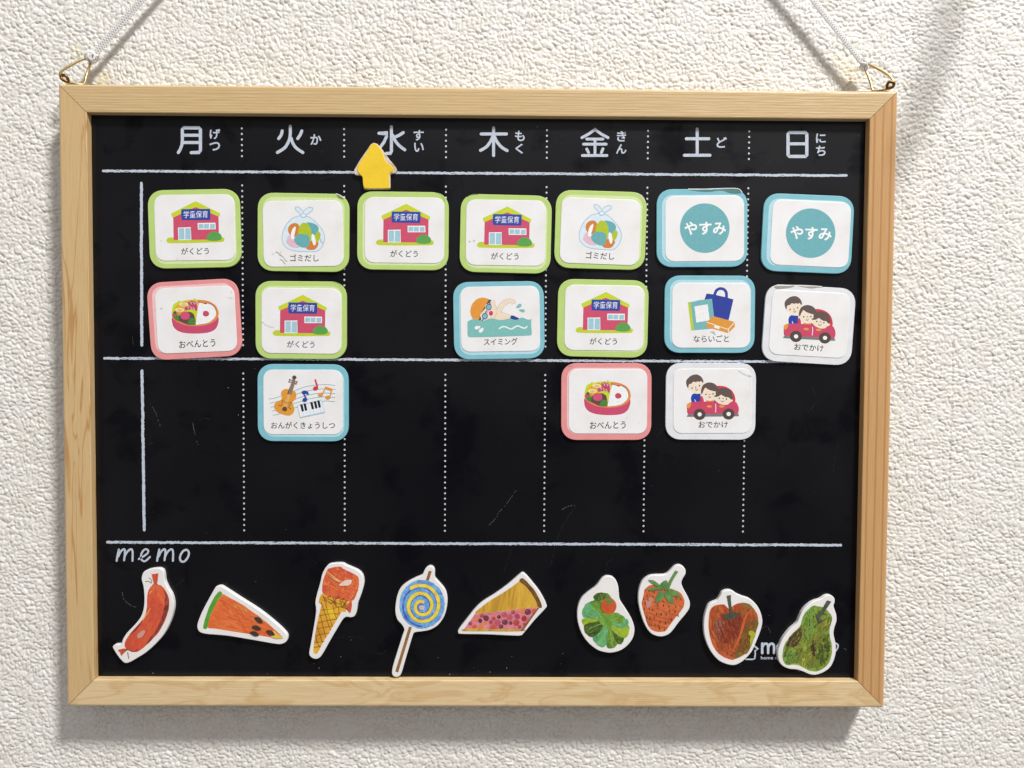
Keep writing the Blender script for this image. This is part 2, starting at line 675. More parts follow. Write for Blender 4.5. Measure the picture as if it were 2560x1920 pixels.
wood_top = wood('pine_top', lin((196, 168, 122)), lin((142, 108, 68)), lin((211, 186, 142)), 1.0,
                bands=(300, 5.5, 0.62, lin((172, 137, 90))))
wood_right = wood('pine_right', lin((190, 147, 97)), lin((142, 98, 56)), lin((201, 160, 110)), 0.7,
                  bands=(100, 2.6, 0.75, lin((168, 118, 68))))
wood_left = wood('pine_left', lin((197, 166, 117)), lin((150, 113, 70)), lin((208, 180, 134)), 1.0,
                 blotch=(10, 150, 0.085, 0.85, lin((178, 132, 80)), (1.7, 0.3, 0.2)))
wood_bottom = wood('pine_bottom', lin((210, 184, 138)), lin((162, 128, 84)), lin((224, 202, 162)), 0.8,
                   blotch=(34, 110, 0.05, 0.5, lin((192, 156, 102)), (0.4, 0.1, 0.6)))

def rail(name, length, material, label_):
    """rail along local x with mitred ends; local z runs from the inner edge (0) to the outer edge (RW)"""
    r = 1.15
    prof = []                                  # (z, y) round the section, y towards the wall
    prof.append((0.0, 9.6))
    prof.append((0.0, 0.35))
    prof += [(0.1, 0.1), (0.35, 0.0)]
    prof.append((RW - r, 0.0))
    for i in range(1, 6):
        a = math.pi / 2 * i / 5
        prof.append((RW - r + r * math.sin(a), r - r * math.cos(a)))
    prof.append((RW, 9.6))
    bm = bmesh.new()
    ends = []
    NS = 24
    rnd = random.Random(len(name) + int(length))
    for s in range(NS + 1):
        f = -1 + 2 * s / NS
        wob = [0.0] * len(prof)
        ring = []
        for (z, y) in prof:
            half = length / 2 - RW + z - 0.10          # the mitre, with a hairline gap
            jz = 0.05 * (rnd.random() - 0.5) if 0 < s < NS else 0
            ring.append(bm.verts.new((f * half * MM, y * MM, (z + (jz if z < 0.4 or z > RW - 0.3 else 0)) * MM)))
        ends.append(ring)
    n = len(prof)
    for a, b in zip(ends[:-1], ends[1:]):
        for i in range(n):
            bm.faces.new((a[i], a[(i + 1) % n], b[(i + 1) % n], b[i]))
    bm.faces.new(ends[0])
    bm.faces.new(ends[-1])
    bmesh.ops.recalc_face_normals(bm, faces=bm.faces)
    me = bpy.data.meshes.new(name)
    bm.to_mesh(me)
    bm.free()
    me.materials.append(material)
    o = link(name, me, board)
    o['label'] = label_
    return o
iu, iv = FW / 2 - RW, FH / 2 - RW
o = rail('frame_rail', FW, wood_top, 'top rail of the pine frame'); o.location = W3(0, -iv, 0)
o = rail('frame_rail', FW, wood_bottom, 'bottom rail of the pine frame with flame grain'); o.location = W3(0, iv, 0); o.rotation_euler = (0, math.pi, 0)
o = rail('frame_rail', FH, wood_right, 'right rail of the pine frame, more orange'); o.location = W3(iu, 0, 0); o.rotation_euler = (0, math.pi / 2, 0)
o = rail('frame_rail', FH, wood_left, 'left rail of the pine frame with brown streaks'); o.location = W3(-iu, 0, 0); o.rotation_euler = (0, -math.pi / 2, 0)

# black panel
bmat = bpy.data.materials.new('black_board_lacquer')
bmat.use_nodes = True
nt = bmat.node_tree
b = nt.nodes['Principled BSDF']
b.inputs['Base Color'].default_value = (0.0030, 0.0030, 0.0050, 1)
b.inputs['Specular IOR Level'].default_value = 0.30
tc = nt.nodes.new('ShaderNodeTexCoord')
n1 = nt.nodes.new('ShaderNodeTexNoise'); n1.inputs['Scale'].default_value = 28; n1.inputs['Detail'].default_value = 5
n2 = nt.nodes.new('ShaderNodeTexNoise'); n2.inputs['Scale'].default_value = 1800; n2.inputs['Detail'].default_value = 2
nt.links.new(tc.outputs['Object'], n1.inputs['Vector']); nt.links.new(tc.outputs['Object'], n2.inputs['Vector'])
mr = nt.nodes.new('ShaderNodeMapRange')
mr.inputs['From Min'].default_value = 0.3; mr.inputs['From Max'].default_value = 0.75
mr.inputs['To Min'].default_value = 0.42; mr.inputs['To Max'].default_value = 0.30
nt.links.new(n1.outputs['Fac'], mr.inputs['Value']); nt.links.new(mr.outputs['Result'], b.inputs['Roughness'])
n3 = nt.nodes.new('ShaderNodeTexNoise'); n3.inputs['Scale'].default_value = 60; n3.inputs['Detail'].default_value = 7; n3.inputs['Distortion'].default_value = 0.4
nt.links.new(tc.outputs['Object'], n3.inputs['Vector'])
m3 = nt.nodes.new('ShaderNodeMapRange')        # greasy finger marks dull the sheen
m3.inputs['From Min'].default_value = 0.56; m3.inputs['From Max'].default_value = 0.66
m3.inputs['To Min'].default_value = 0.33; m3.inputs['To Max'].default_value = 0.15
nt.links.new(n3.outputs['Fac'], m3.inputs['Value']); nt.links.new(m3.outputs['Result'], b.inputs['Specular IOR Level'])
bp = nt.nodes.new('ShaderNodeBump'); bp.inputs['Strength'].default_value = 0.12; bp.inputs['Distance'].default_value = 0.00008
nt.links.new(n2.outputs['Fac'], bp.inputs['Height']); nt.links.new(bp.outputs['Normal'], b.inputs['Normal'])
pw, ph = 2 * iu - 0.06, 2 * iv - 0.06
panel_me = slab('board_panel', [(pw / 2, ph / 2), (-pw / 2, ph / 2), (-pw / 2, -ph / 2), (pw / 2, -ph / 2)], 6.0, BD, 0.02, bmat, seg=1)
panel = link('board_panel', panel_me, board)

chalk = mat('print_chalk_white', lin((190, 199, 212)), rough=0.55, vary=(lin((172, 184, 202)), 700, 0.45, 0.7))
dotm = mat('print_dot_white', lin((196, 200, 206)), rough=0.5)
def on_board(ox, oy, s, w=BD - 0.01):
    def conv(x, y):
        u, v = board_point(ox + x / s, oy + y / s, w)
        return (u, -v)
    return conv
KB = 1 / 6.93                      # mm on the board for one pixel of the photograph
def bprint(ox, oy, s, step=0.004):
    return Print(on_board(ox, oy, s), KB / s, BD - 0.012, step)

# ruled chalk lines
def ruled(p0, p1, width, seed, rough):
    p = bprint(0, 0, 1)
    n = int(math.hypot(p1[0] - p0[0], p1[1] - p0[1]) / 4)
    rnd = random.Random(seed)
    pts = []
    off = 0
    for i in range(n + 1):
        t = i / n
        off = 0.85 * off + 0.35 * (rnd.random() - 0.5)
        dx, dy = p1[0] - p0[0], p1[1] - p0[1]
        L_ = math.hypot(dx, dy)
        pts.append((p0[0] + dx * t - dy / L_ * off, p0[1] + dy * t + dx / L_ * off))
    p.stroke(chalk, pts, width, smooth=False, rough=rough, seed=seed)
    # ragged grains of chalk along one side
    vert = abs(p1[1] - p0[1]) > abs(p1[0] - p0[0])
    for i in range(n):
        if rnd.random() < (0.5 if vert else 0.35):
            x, y = pts[i]
            sgn = 1 if vert or rnd.random() < 0.6 else -1
            d = width * (0.42 + 0.14 * rnd.random())
            xx, yy = (x + d * sgn, y) if vert else (x + rnd.uniform(-2, 2), y + d * sgn)
            l_ = rnd.uniform(0.8, 3.0)
            p.ell(chalk, xx, yy, 0.7 if vert else l_, l_ if vert else 0.7, n=6)
            p.y += p.STEP
    # black nicks inside the stroke where the chalk skipped
    for i in range(n // 7):
        if not vert:
            j = rnd.randrange(4, n - 4)
            x, y = pts[j]
            y += rnd.uniform(-0.32, 0.32) * width
            p.y -= p.STEP * 0
            p.stroke(bmat, [(x, y), (x + rnd.uniform(3, 12), y + rnd.uniform(-0.6, 0.6))], 0.9, smooth=False, keep=i > 0, cap=False)
    return link('ruled_line', p.mesh('ruled_line'), panel)
ruled((258, 427.3), (2116, 438.8), 6.2, 1, 0.5)
ruled((261, 895.5), (2105, 905.0), 6.0, 2, 0.5)
ruled((268.5, 1355.6), (2102, 1362.8), 6.5, 3, 0.45)
ruled((353.2, 458), (354.2, 863), 7.0, 4, 0.28)
ruled((355.0, 927), (360.5, 1325), 7.0, 5, 0.28)

# dotted column lines
cols = [(604.9, 858.5, 1113.4, 1366.5, 1619.7, 1871.5), (610.3, 863.8, 1113.9, 1361.0, 1608.7, 1858.5)]
ub, vb = board_point(604.9, 320, BD)
def dots(u, v0, v1, n, name='dotted_line'):
    vs_, fs = [], []
    r = 0.345
    for k_ in range(n):
        v = v0 + (v1 - v0) * k_ / (n - 1)
        b0 = len(vs_)
        for j in range(10):
            a = 2 * math.pi * j / 10
            vs_.append(((u + r * math.cos(a)) * MM, (BD - 0.014) * MM, (-v - r * 1.08 * math.sin(a)) * MM))
        fs.append(list(range(b0, b0 + 10)))
    me = bpy.data.meshes.new(name)
    me.from_pydata(vs_, [], fs)
    me.materials.append(dotm)
    link(name, me, panel)
for k_ in range(6):
    u_top = board_point(cols[0][k_], 355, BD)[0]
    u_bot = board_point(cols[1][k_], 1325, BD)[0]
    u = (u_top + u_bot) / 2
    vt = board_point(cols[0][k_], 321 + k_ * 1.5, BD)[1]
    dots(u, vt, vt + 5 * 1.985, 6)
    v1 = board_point(cols[0][k_], 463.5 + k_ * 1.4, BD)[1]
    v2 = board_point(cols[1][k_], 863.0 + k_ * 1.1, BD)[1]
    dots(u, v1, v2, 30)
    v1 = board_point(cols[1][k_], 933.7 + k_ * 1.3, BD)[1]
    v2 = board_point(cols[1][k_], 1325.8 + k_ * 0.6, BD)[1]
    dots(u, v1, v2, 30)

# weekday lettering (rounded gothic, drawn stroke by stroke) with its reading beside it
Z1, Z2, Z3, Z4 = (100, 80, 3.456), (640, 240, 3.456), (1100, 240, 3.456), (1640, 80, 3.456)
def glyph(org, strokes, width=26, name='printed_letter'):
    p = bprint(*org)
    for s in strokes:
        sm = True
        cl = s[0] == 'C'
        if s[0] in ('L', 'C'):
            sm, s = False, s[1]
        p.stroke(chalk, s, width, smooth=sm, closed=cl)
    return link(name, p.mesh(name), panel)
glyph(Z1, [('L', [(1195, 1042), (1213, 1012), (1226, 975), (1230, 930), (1230, 840), (1240, 828), (1375, 828), (1386, 840), (1386, 1025), (1376, 1040), (1306, 1042)]),
           ('L', [(1236, 892), (1378, 892)]), ('L', [(1236, 955), (1378, 955)])])
glyph(Z2, [[(296, 262), (296, 330), (285, 385), (250, 445), (185, 488)], [(304, 365), (322, 415), (355, 455), (405, 488)],
           [(226, 302), (218, 335), (196, 368)], [(396, 302), (382, 335), (360, 368)]])
glyph(Z2, [('L', [(1170, 265), (1170, 480), (1162, 495), (1128, 496)]), ('L', [(1062, 322), (1132, 322), (1128, 350), (1105, 400), (1075, 440), (1045, 470)]),
           [(1272, 316), (1235, 340), (1198, 356)], [(1182, 340), (1205, 390), (1240, 430), (1285, 465)]])
glyph(Z3, [('L', [(356, 328), (574, 328)]), ('L', [(463, 276), (463, 514)]), [(458, 345), (435, 395), (400, 440), (350, 470)], [(468, 345), (492, 395), (530, 440), (580, 472)]])
glyph(Z3, [('L', [(1226, 360), (1285, 328), (1340, 288), (1392, 328), (1452, 360)]), ('L', [(1268, 372), (1408, 372)]), ('L', [(1240, 416), (1436, 416)]),
           ('L', [(1339, 376), (1339, 508)]), ('L', [(1268, 458), (1284, 490)]), ('L', [(1408, 456), (1394, 490)]), ('L', [(1230, 514), (1442, 514)])], 24)
glyph(Z4, [('L', [(262, 922), (456, 922)]), ('L', [(356, 838), (356, 1056)]), ('L', [(245, 1065), (466, 1065)])])
glyph(Z4, [('C', [(1150, 868), (1294, 868), (1303, 877), (1303, 1066), (1294, 1075), (1150, 1075), (1141, 1066), (1141, 877)]), ('L', [(1148, 966), (1298, 966)])])
def kana(org, items, name='printed_reading'):
    p = bprint(*org)
    for s, cx, cy, w, h in items:
        p.text(chalk, s, cx, cy, w, h, weight=0.022)
    return link(name, p.mesh(name), panel)
kana(Z1, [('げ', 1512, 882, 92, 88), ('つ', 1510, 988, 92, 74)])
kana(Z2, [('か', 518, 376, 96, 92)])
kana(Z2, [('す', 1405, 340, 88, 90), ('い', 1408, 444, 84, 80)])
kana(Z3, [('も', 690, 345, 84, 90), ('く', 685, 455, 66, 88)])
kana(Z3, [('き', 1568, 348, 80, 90), ('ん', 1566, 458, 90, 82)])
kana(Z3, [('゛', 1597, 318, 20, 20)])
kana(Z4, [('ど', 568, 954, 90, 92)])
kana(Z4, [('に', 1424, 918, 84, 82), ('ち', 1424, 1026, 82, 88)])
# "memo", written by hand
ZA = (270, 1340, 4.608)
p = bprint(*ZA)
for dx in (0, 466):
    p.stroke(chalk, [(100 + dx, 286), (110 + dx, 225), (125 + dx, 155)], 24)
    p.stroke(chalk, [(118 + dx, 235), (150 + dx, 175), (185 + dx, 152), (196 + dx, 180), (185 + dx, 280)], 23)
    p.stroke(chalk, [(190 + dx, 240), (225 + dx, 178), (268 + dx, 152), (284 + dx, 190), (282 + dx, 286)], 23)
p.stroke(chalk, [(355, 265), (400, 240), (455, 200), (462, 165), (430, 152), (395, 185), (380, 235), (392, 278), (430, 288), (484, 240)], 22)
p.stroke(chalk, [(905, 158), (860, 180), (830, 240), (840, 288), (880, 292), (920, 245), (932, 190)], 24, closed=True)
link('printed_letter', p.mesh('printed_memo'), panel)
# the maker's mark in the lower right corner, half covered by two magnets
ZE = (1720, 1420, 5.53)
p = bprint(*ZE)
p.stroke(chalk, [(840, 1000), (900, 1062), (968, 1122), (928, 1140), (930, 1190), (922, 1250), (900, 1262), (800, 1262)], 20, smooth=False)
p.stroke(chalk, [(1026, 1045), (1026, 1176)], 36, smooth=False)
p.stroke(chalk, [(1030, 1090), (1052, 1052), (1088, 1048), (1106, 1080), (1108, 1176)], 34)
p.stroke(chalk, [(1112, 1090), (1136, 1052), (1170, 1048), (1188, 1080), (1190, 1176)], 34)
p.stroke(chalk, [(1285, 1048), (1240, 1075), (1236, 1140), (1280, 1176), (1335, 1150), (1335, 1080)], 34, closed=True)
p.stroke(chalk, [(2000, 1040), (2040, 1040), (2072, 1064), (2066, 1108), (2030, 1160)], 22)
p.stroke(chalk, [(2015, 1085), (2040, 1075)], 14)
p.text(chalk, 'home s', 1116, 1240, 218, 46, weight=0.015)
link('maker_mark', p.mesh('maker_mark'), panel)

# scratches, fluff and dust on the panel
fluff = mat('pale_scratch', lin((92, 92, 92)), rough=0.6)
faint = mat('faint_scratch', lin((50, 50, 52)), rough=0.5)
p = bprint(0, 0, 1, 0.0005)
rnd = random.Random(5)
for pts, wd, m_ in [
    ([(375, 1008), (388, 1030), (401, 1066)], 1.2, fluff), ([(374, 1110), (384, 1105)], 1.0, faint), ([(483, 1057), (486, 1080), (495, 1113)], 1.6, fluff),
    ([(496, 1053), (510, 1046), (526, 1048)], 0.8, faint), ([(305, 1476), (311, 1500), (330, 1515), (343, 1518)], 1.6, fluff),
    ([(428, 1470), (446, 1459), (460, 1448)], 1.0, faint), ([(1222, 1313), (1240, 1295), (1248, 1280), (1266, 1260), (1290, 1226)], 1.3, fluff),
    ([(1405, 1274), (1420, 1266), (1437, 1263)], 1.6, fluff), ([(1378, 1410), (1392, 1350), (1410, 1310), (1440, 1262)], 0.9, faint),
    ([(1260, 1430), (1270, 1400), (1283, 1365)], 0.8, faint), ([(1512, 1460), (1518, 1410), (1535, 1398)], 0.8, faint),
    ([(1905, 425), (1925, 402), (1945, 392)], 0.9, faint), ([(2001, 466), (2010, 450), (2016, 438)], 0.9, faint), ([(2114, 425), (2124, 410), (2130, 404)], 1.0, faint),
    ([(2030, 970), (2041, 1000), (2020, 1030)], 1.2, faint), ([(2097, 1110), (2086, 1145), (2083, 1180)], 0.9, faint),
    ([(836, 1594), (880, 1592), (920, 1598)], 0.9, faint), ([(940, 1630), (955, 1634), (970, 1624)], 0.9, faint), ([(1040, 1640), (1052, 1652)], 1.4, fluff),
    ([(1245, 1646), (1252, 1664)], 1.2, fluff), ([(1905, 1570), (1918, 1566), (1926, 1582)], 1.0, fluff), ([(2110, 1620), (2119, 1627)], 1.4, fluff),
    ([(790, 450), (830, 440), (846, 436)], 0.9, faint), ([(800, 382), (812, 371)], 0.8, faint), ([(273, 818), (300, 815)], 0.8, faint), ([(330, 840), (335, 873)], 1.0, faint),
    ([(270, 1480), (300, 1500)], 0.5, faint), ([(1640, 1090), (1670, 1060)], 0.6, faint), ([(1690, 930), (1750, 948)], 0.6, faint), ([(858, 1581), (866, 1588)], 2.0, fluff),
]:
    # broken into short grains so that it reads as a scuff, not a drawn line
    q = smooth_open(pts, 8)
    for a, b2 in zip(q[:-1], q[1:]):
        if rnd.random() < 0.72:
            j = rnd.uniform(-0.9, 0.9)
            p.stroke(m_, [(a[0] + j, a[1]), (a[0] + j + (b2[0] - a[0]) * 0.7, a[1] + (b2[1] - a[1]) * 0.7)], wd * rnd.uniform(0.5, 1.1), smooth=False, cap=False)
o = link('scratch', p.mesh('scratch'), panel)
o['kind'] = 'stuff'
dust = mat('pale_dust', lin((205, 203, 198)), rough=0.8)
p = bprint(0, 0, 1, 0.0002)
rnd = random.Random(9)
for i in range(130):
    x, y = rnd.uniform(240, 2150), rnd.uniform(300, 1688)
    if rnd.random() < 0.25:
        y = 1688 - abs(rnd.gauss(0, 30))
    s = rnd.choice((0.3, 0.35, 0.4, 0.5, 0.8))
    p.ell(dust if rnd.random() < 0.5 else fluff, x, y, s, s * rnd.uniform(0.6, 1.3), n=6)
o = link('dust', p.mesh('dust'), panel)
o['kind'] = 'stuff'

# ------------------------------------------------------------------ hangers and cord
brass = mat('brass_wire', lin((196, 172, 118)), rough=0.28, metal=1.0)
dbrass = mat('dark_brass', lin((120, 88, 48)), rough=0.35, metal=1.0)
def P3(px, py, w):
    u, v = board_point(px, py, w)
    return W3(u, v, w)
def poly3(pts, n=6, closed=True):
    out = []
    N = len(pts)
    for i in range(N if closed else N - 1):
        q = [pts[(i + k) % N] if closed else pts[max(0, min(N - 1, i + k))] for k in (-1, 0, 1, 2)]
        for j in range(n):
            t = j / n
            out.append(0.5 * ((2 * q[1]) + (q[2] - q[0]) * t + (2 * q[0] - 5 * q[1] + 4 * q[2] - q[3]) * t * t + (3 * q[1] - q[0] - 3 * q[2] + q[3]) * t ** 3))
    if not closed:
        out.append(pts[-1])
    return out
def hanger(name, ring, eye, plate, label_):
    base = empty(name, P3(*plate[0]))
    base.parent = board
    base['label'] = label_
    off = base.location.copy()
    def local(q):
        return [p_ - off for p_ in q]
    link('ring', tube('ring', local(poly3([P3(*q) for q in ring], 6, True)), 0.46 * MM, brass, True, 12), base)
    link('eye', tube('eye', local(poly3([P3(*q) for q in eye], 6, True)), 0.55 * MM, dbrass, True, 10), base)
    (x0, y0, w0), (x1, y1, w1) = plate
    u0, v0 = board_point(x0, y0, 1.4)
    u1, v1 = board_point(x1, y1, 1.4)
    top = -FH / 2 - 0.02
    me = slab('strap_plate', [(x + (u0 + u1) / 2, z) for x, z in rrect(abs(u1 - u0), 0.42, 0.15, 3)], 7.6, 1.7, 0.1, dbrass, 1)
    for v_ in me.vertices:
        v_.co.z += (-top + 0.21) * MM
        v_.co -= off
    link('strap_plate', me, base)
hanger('hanger', [(225.5, 147, 9.6), (205, 148.5, 8.2), (179, 162, 6.4), (157, 175.5, 5.0), (150.5, 185, 4.6), (153.5, 195, 4.8), (166, 205, 5.4), (190, 210, 6.4),
                  (209, 211, 7.6), (214, 198, 8.2), (219, 180, 9.0), (226, 158, 9.7)],
       [(156, 188, 4.6), (163, 189, 4.6), (169, 196, 4.9), (170, 203, 5.2), (160, 201, 4.6), (153, 195, 4.4)],
       [(163, 205, 2), (238, 205, 2)], 'left brass hanging ring')
hanger('hanger', [(2163.5, 163, 9.8), (2176, 163.5, 8.8), (2198, 174, 7.4), (2221, 188, 5.8), (2233, 202, 4.8), (2235, 212, 4.7), (2226, 221, 5.2), (2203, 226, 6.2),
                  (2183, 227, 7.4), (2177, 209, 8.2), (2170, 189, 9.0), (2163, 172, 9.8)],
       [(2218, 212, 4.9), (2222, 206, 4.6), (2230, 205, 4.4), (2235, 211, 4.4), (2230, 218, 4.6), (2219, 219, 5.0)],
       [(2154, 222, 2), (2223, 222, 2)], 'right brass hanging ring')

cordm = bpy.data.materials.new('nylon_cord')
cordm.use_nodes = True
nt = cordm.node_tree
b = nt.nodes['Principled BSDF']
b.inputs['Base Color'].default_value = (0.97, 0.97, 0.97, 1)
b.inputs['Roughness'].default_value = 0.35
tl = nt.nodes.new('ShaderNodeBsdfTranslucent')
tl.inputs['Color'].default_value = (0.95, 0.95, 0.95, 1)
tp = nt.nodes.new('ShaderNodeBsdfTransparent')
m1 = nt.nodes.new('ShaderNodeMixShader'); m1.inputs[0].default_value = 0.20
m2 = nt.nodes.new('ShaderNodeMixShader'); m2.inputs[0].default_value = 0.25
nt.links.new(b.outputs[0], m1.inputs[1]); nt.links.new(tl.outputs[0], m1.inputs[2])
nt.links.new(m1.outputs[0], m2.inputs[1]); nt.links.new(tp.outputs[0], m2.inputs[2])
nt.links.new(m2.outputs[0], nt.nodes['Material Output'].inputs['Surface'])
def braid(a, c, r=1.12, pitch=1.8, th=0.19):
    """knitted nylon: strands that weave from side to side round the line a -> c"""
    d = (c - a)
    Lg = d.length
    d.normalize()
    side = d.cross(Vector((0, 1, 0))).normalized()
    nrm = side.cross(d)
    out = []
    n = int(Lg / MM / pitch * 10)
    for k_ in range(8):
        ph = 2 * math.pi * k_ / 8
        dr = 1 if k_ % 2 else -1
        pts = []
        for i in range(n + 1):
            s = i / n * Lg
            a_ = 2 * math.pi * (s / MM) / (pitch * 2.2) * dr + ph
            pts.append(a + d * s + side * (r * MM * math.sin(a_)) + nrm * (0.38 * r * MM * math.cos(a_ + 0.6)))
        out.append(tube('s', pts, th * MM, cordm, False, 5))
    out.append(tube('s', [a, a.lerp(c, 0.5), c], 0.30 * MM, cordm, False, 6))  # dense core added to give the cord a darker, crisper cast shadow
    return out
def knot(c, rr, seed):
    rnd_ = random.Random(seed)
    out = []
    for k_ in range(5):
        ax = Vector((rnd_.uniform(-1, 1), rnd_.uniform(-0.4, 0.4), rnd_.uniform(-1, 1))).normalized()
        e1 = ax.orthogonal().normalized()
        e2 = ax.cross(e1)
        R_ = rr * rnd_.uniform(0.75, 1.1)
        out.append(tube('s', [c + (e1 * math.cos(t * math.pi / 10) + e2 * math.sin(t * math.pi / 10)) * R_ * MM + ax * 0.4 * MM * math.sin(t) for t in range(20)], 0.42 * MM, cordm, True, 6))
    return out
lk, rk = P3(229, 143, 8.6), P3(2160, 162, 8.2)
lt, rt_ = P3(347, 0, 7.4), P3(2040, 0, 6.6)
nail = lt + (lt - lk) * 0.0
# both halves run on upwards, out of the picture, to the nail they hang from
def line_meet(p1, d1, p2, d2):
    # meeting point in the x-z plane
    den = d1.x * d2.z - d1.z * d2.x
    t = ((p2.x - p1.x) * d2.z - (p2.z - p1.z) * d2.x) / den
    return p1 + d1 * t
apex = line_meet(lk, lt - lk, rk, rt_ - rk)
apex.y = 6.0 * MM
cord = link('braided_string', join('braided_string', braid(lk, apex) + braid(rk, apex) + knot(lk, 2.1, 3) + knot(rk, 1.9, 8)))
thing(cord, 'translucent white knitted nylon string tied to the two brass rings above the board', 'string')

# unseen strap invented and added above the view for the blurred shadow on the wall
blocker_mat = mat('grey_blocker', lin((120, 112, 108)), rough=0.9, bump=(0.4, 900, 0.0003))
sp_ = poly3([Vector(q) for q in ((0.1790, -0.042, 0.1500), (0.1890, -0.042, 0.1650), (0.2000, -0.042, 0.1880), (0.2080, -0.042, 0.2180), (0.2100, -0.040, 0.2600), (0.2000, -0.030, 0.3400), (0.2005, 0.0, 0.4300), (0.2005, 0.0135, 0.4400))], 10, False)
blocker = link('shadow_blocker', tube('shadow_blocker', sp_, 3.1 * MM, blocker_mat, False, 12, 0.35))
thing(blocker, 'grey strap added out of view above the top right corner to cast the blurred shadow', 'blocker')

# ------------------------------------------------------------------ card magnets
CARD_T, STK_T = 0.85, 0.15
FRONT = BD - CARD_T            # w of the face of a card's rubber base
STK = FRONT - STK_T            # w of the face of its raised white sticker
Z7 = lambda x, y: (x, y, 7.9)
S = {   # centres and tilt read off the photograph: base (x, y, deg), sticker (x, y, deg)
    'mon1': ((486.1, 571.8, 1.5), (487.0, 568.9, 1.1)), 'tue1': ((758.3, 581.0, -0.5), (757.4, 584.1, 1.2)),
    'wed1': ((1007.2, 577.1, -0.3), (1011.5, 575.4, -0.2)), 'thu1': ((1264.1, 584.5, -1.0), (1264.1, 581.8, -0.5)),
    'fri1': ((1501.3, 575.0, -1.3), (1500.5, 578.5, -1.7)), 'sat1': ((1755.1, 570.1, 0.6), (1761.8, 571.4, 0.9)),
    'sun1': ((2018.9, 584.0, -1.9), (2026.5, 584.0, -2.1)), 'mon2': ((486.1, 798.4, 3.5), (489.9, 799.3, 2.6)),
    'tue2': ((752.6, 800.3, -0.1), (753.3, 802.4, -0.4)), 'thu2': ((1247.3, 800.8, 1.2), (1250.4, 797.3, 1.3)),
    'fri2': ((1507.0, 796.0, -0.8), (1510.5, 795.0, -0.4)), 'sat2': ((1774.4, 785.7, 0.2), (1778.4, 788.5, 0.3)),
    'sun2': ((2021.9, 812.0, -3.0), (2024.2, 809.8, -2.9)), 'tue3': ((757.5, 1007.0, 0.0), (757.3, 1005.4, 0.2)),
    'fri3': ((1515.9, 1004.1, 0.3), (1519.9, 1003.5, 0.2)), 'sat3': ((1777.0, 1003.6, 0.1), (1781.1, 1002.7, 0.6)),
}
rub = {
    'green': mat('green_card_face', lin((182, 208, 122)), rough=0.42, bump=(0.10, 2500, 0.0001), vary=(lin((176, 202, 116)), 260, 0.4, 0.8)),
    'teal': mat('teal_card_face', lin((128, 188, 202)), rough=0.42, bump=(0.10, 2500, 0.0001), vary=(lin((114, 182, 196)), 260, 0.4, 0.8)),
    'pink': mat('pink_card_face', lin((224, 148, 148)), rough=0.42, bump=(0.10, 2500, 0.0001), vary=(lin((216, 140, 141)), 260, 0.4, 0.8)),
    'white': mat('white_card_face', lin((222, 225, 231)), rough=0.42, bump=(0.10, 2500, 0.0001), vary=(lin((214, 215, 218)), 260, 0.4, 0.8)),
}
pale = {'green': ink('#d2e4ac'), 'teal': ink('#b4dbe6'), 'pink': ink('#edc3c5'), 'white': ink('#e4e6ea')}
stkm = mat('white_sticker_film', lin((233, 234, 236)), rough=0.36, vary=(lin((224, 223, 221)), 120, 0.4, 0.8))
DK = '#2a2932'
base_me = {k_: slab('magnet_base', rrect(33.0, 28.1, 5.9), 0.004, -CARD_T, 0.15, rub[k_]) for k_ in rub}
stick_me = slab('sticker', rrect(28.7, 23.6, 3.6), 0.0, -STK_T, 0.08, stkm, seg=2)

def card_conv(key, org):
    (_, _, _), (sx, sy, sd) = S[key]
    uc, vc = board_point(sx, sy, STK)
    a = math.radians(sd)
    ox, oy, s = org
    def conv(x, y):
        u, v = board_point(ox + x / s, oy + y / s, STK)
        dx, dv = u - uc, v - vc
        return (dx * math.cos(a) - dv * math.sin(a), -dx * math.sin(a) - dv * math.cos(a))
    return conv
def card_print(key, org):
    return Print(card_conv(key, org), KB / org[2], -STK_T - 0.004)

def pic_house():
    p = card_print('mon1', Z7(350, 460))
    p.poly('#bfce33', [(520, 1115), (555, 1070), (620, 1055), (900, 1052), (1400, 1050), (1620, 1052), (1665, 1075), (1660, 1120), (1610, 1145), (1300, 1158), (900, 1168), (640, 1168), (550, 1160)], True)
    p.poly('#cb506e', [(655, 630), (1098, 440), (1550, 610), (1560, 1095), (665, 1108)])
    p.poly('#c6d430', [(1098, 338), (1580, 578), (1572, 640), (1550, 642), (1110, 458), (1098, 455), (1085, 460), (660, 660), (635, 655), (612, 585)])
    p.poly('#2d47a0', smooth_closed([(815, 530), (825, 505), (850, 497), (1350, 492), (1380, 505), (1388, 530), (1390, 680), (1378, 705), (1350, 712), (860, 714), (830, 700), (818, 670)], 3))
    p.text('#f4f4f8', '学童保育', 1101, 600, 480, 138, weight=-0.002, rot=0.8)
    p.poly('#f0f2f4', [(1138, 772), (1490, 764), (1497, 893), (1145, 900)])
    for x in (1158, 1267, 1382):
        p.poly('#9fc8d6', [(x, 790), (x + 96, 788), (x + 97, 880), (x + 1, 882)])
    p.poly('#f0f2f4', [(750, 862), (1002, 852), (1015, 1106), (758, 1112)])
    for x in (768, 892):
        p.poly('#9fc8d6', [(x, 876), (x + 106, 872), (x + 110, 1092), (x + 4, 1096)])
    p.poly('#5aa050', [(1318, 1050), (1330, 1010), (1365, 985), (1395, 955), (1450, 942), (1520, 948), (1570, 975), (1600, 1010), (1618, 1050), (1600, 1095), (1540, 1115), (1440, 1122), (1360, 1112), (1325, 1090)], True)
    c = card_print('mon1', Z7(350, 460))
    c.text(DK, 'がくどう', 1086, 1326, 548, 138, rot=0.8, weight=0.010)
    return p.mesh('house_picture'), c.mesh('caption_house')

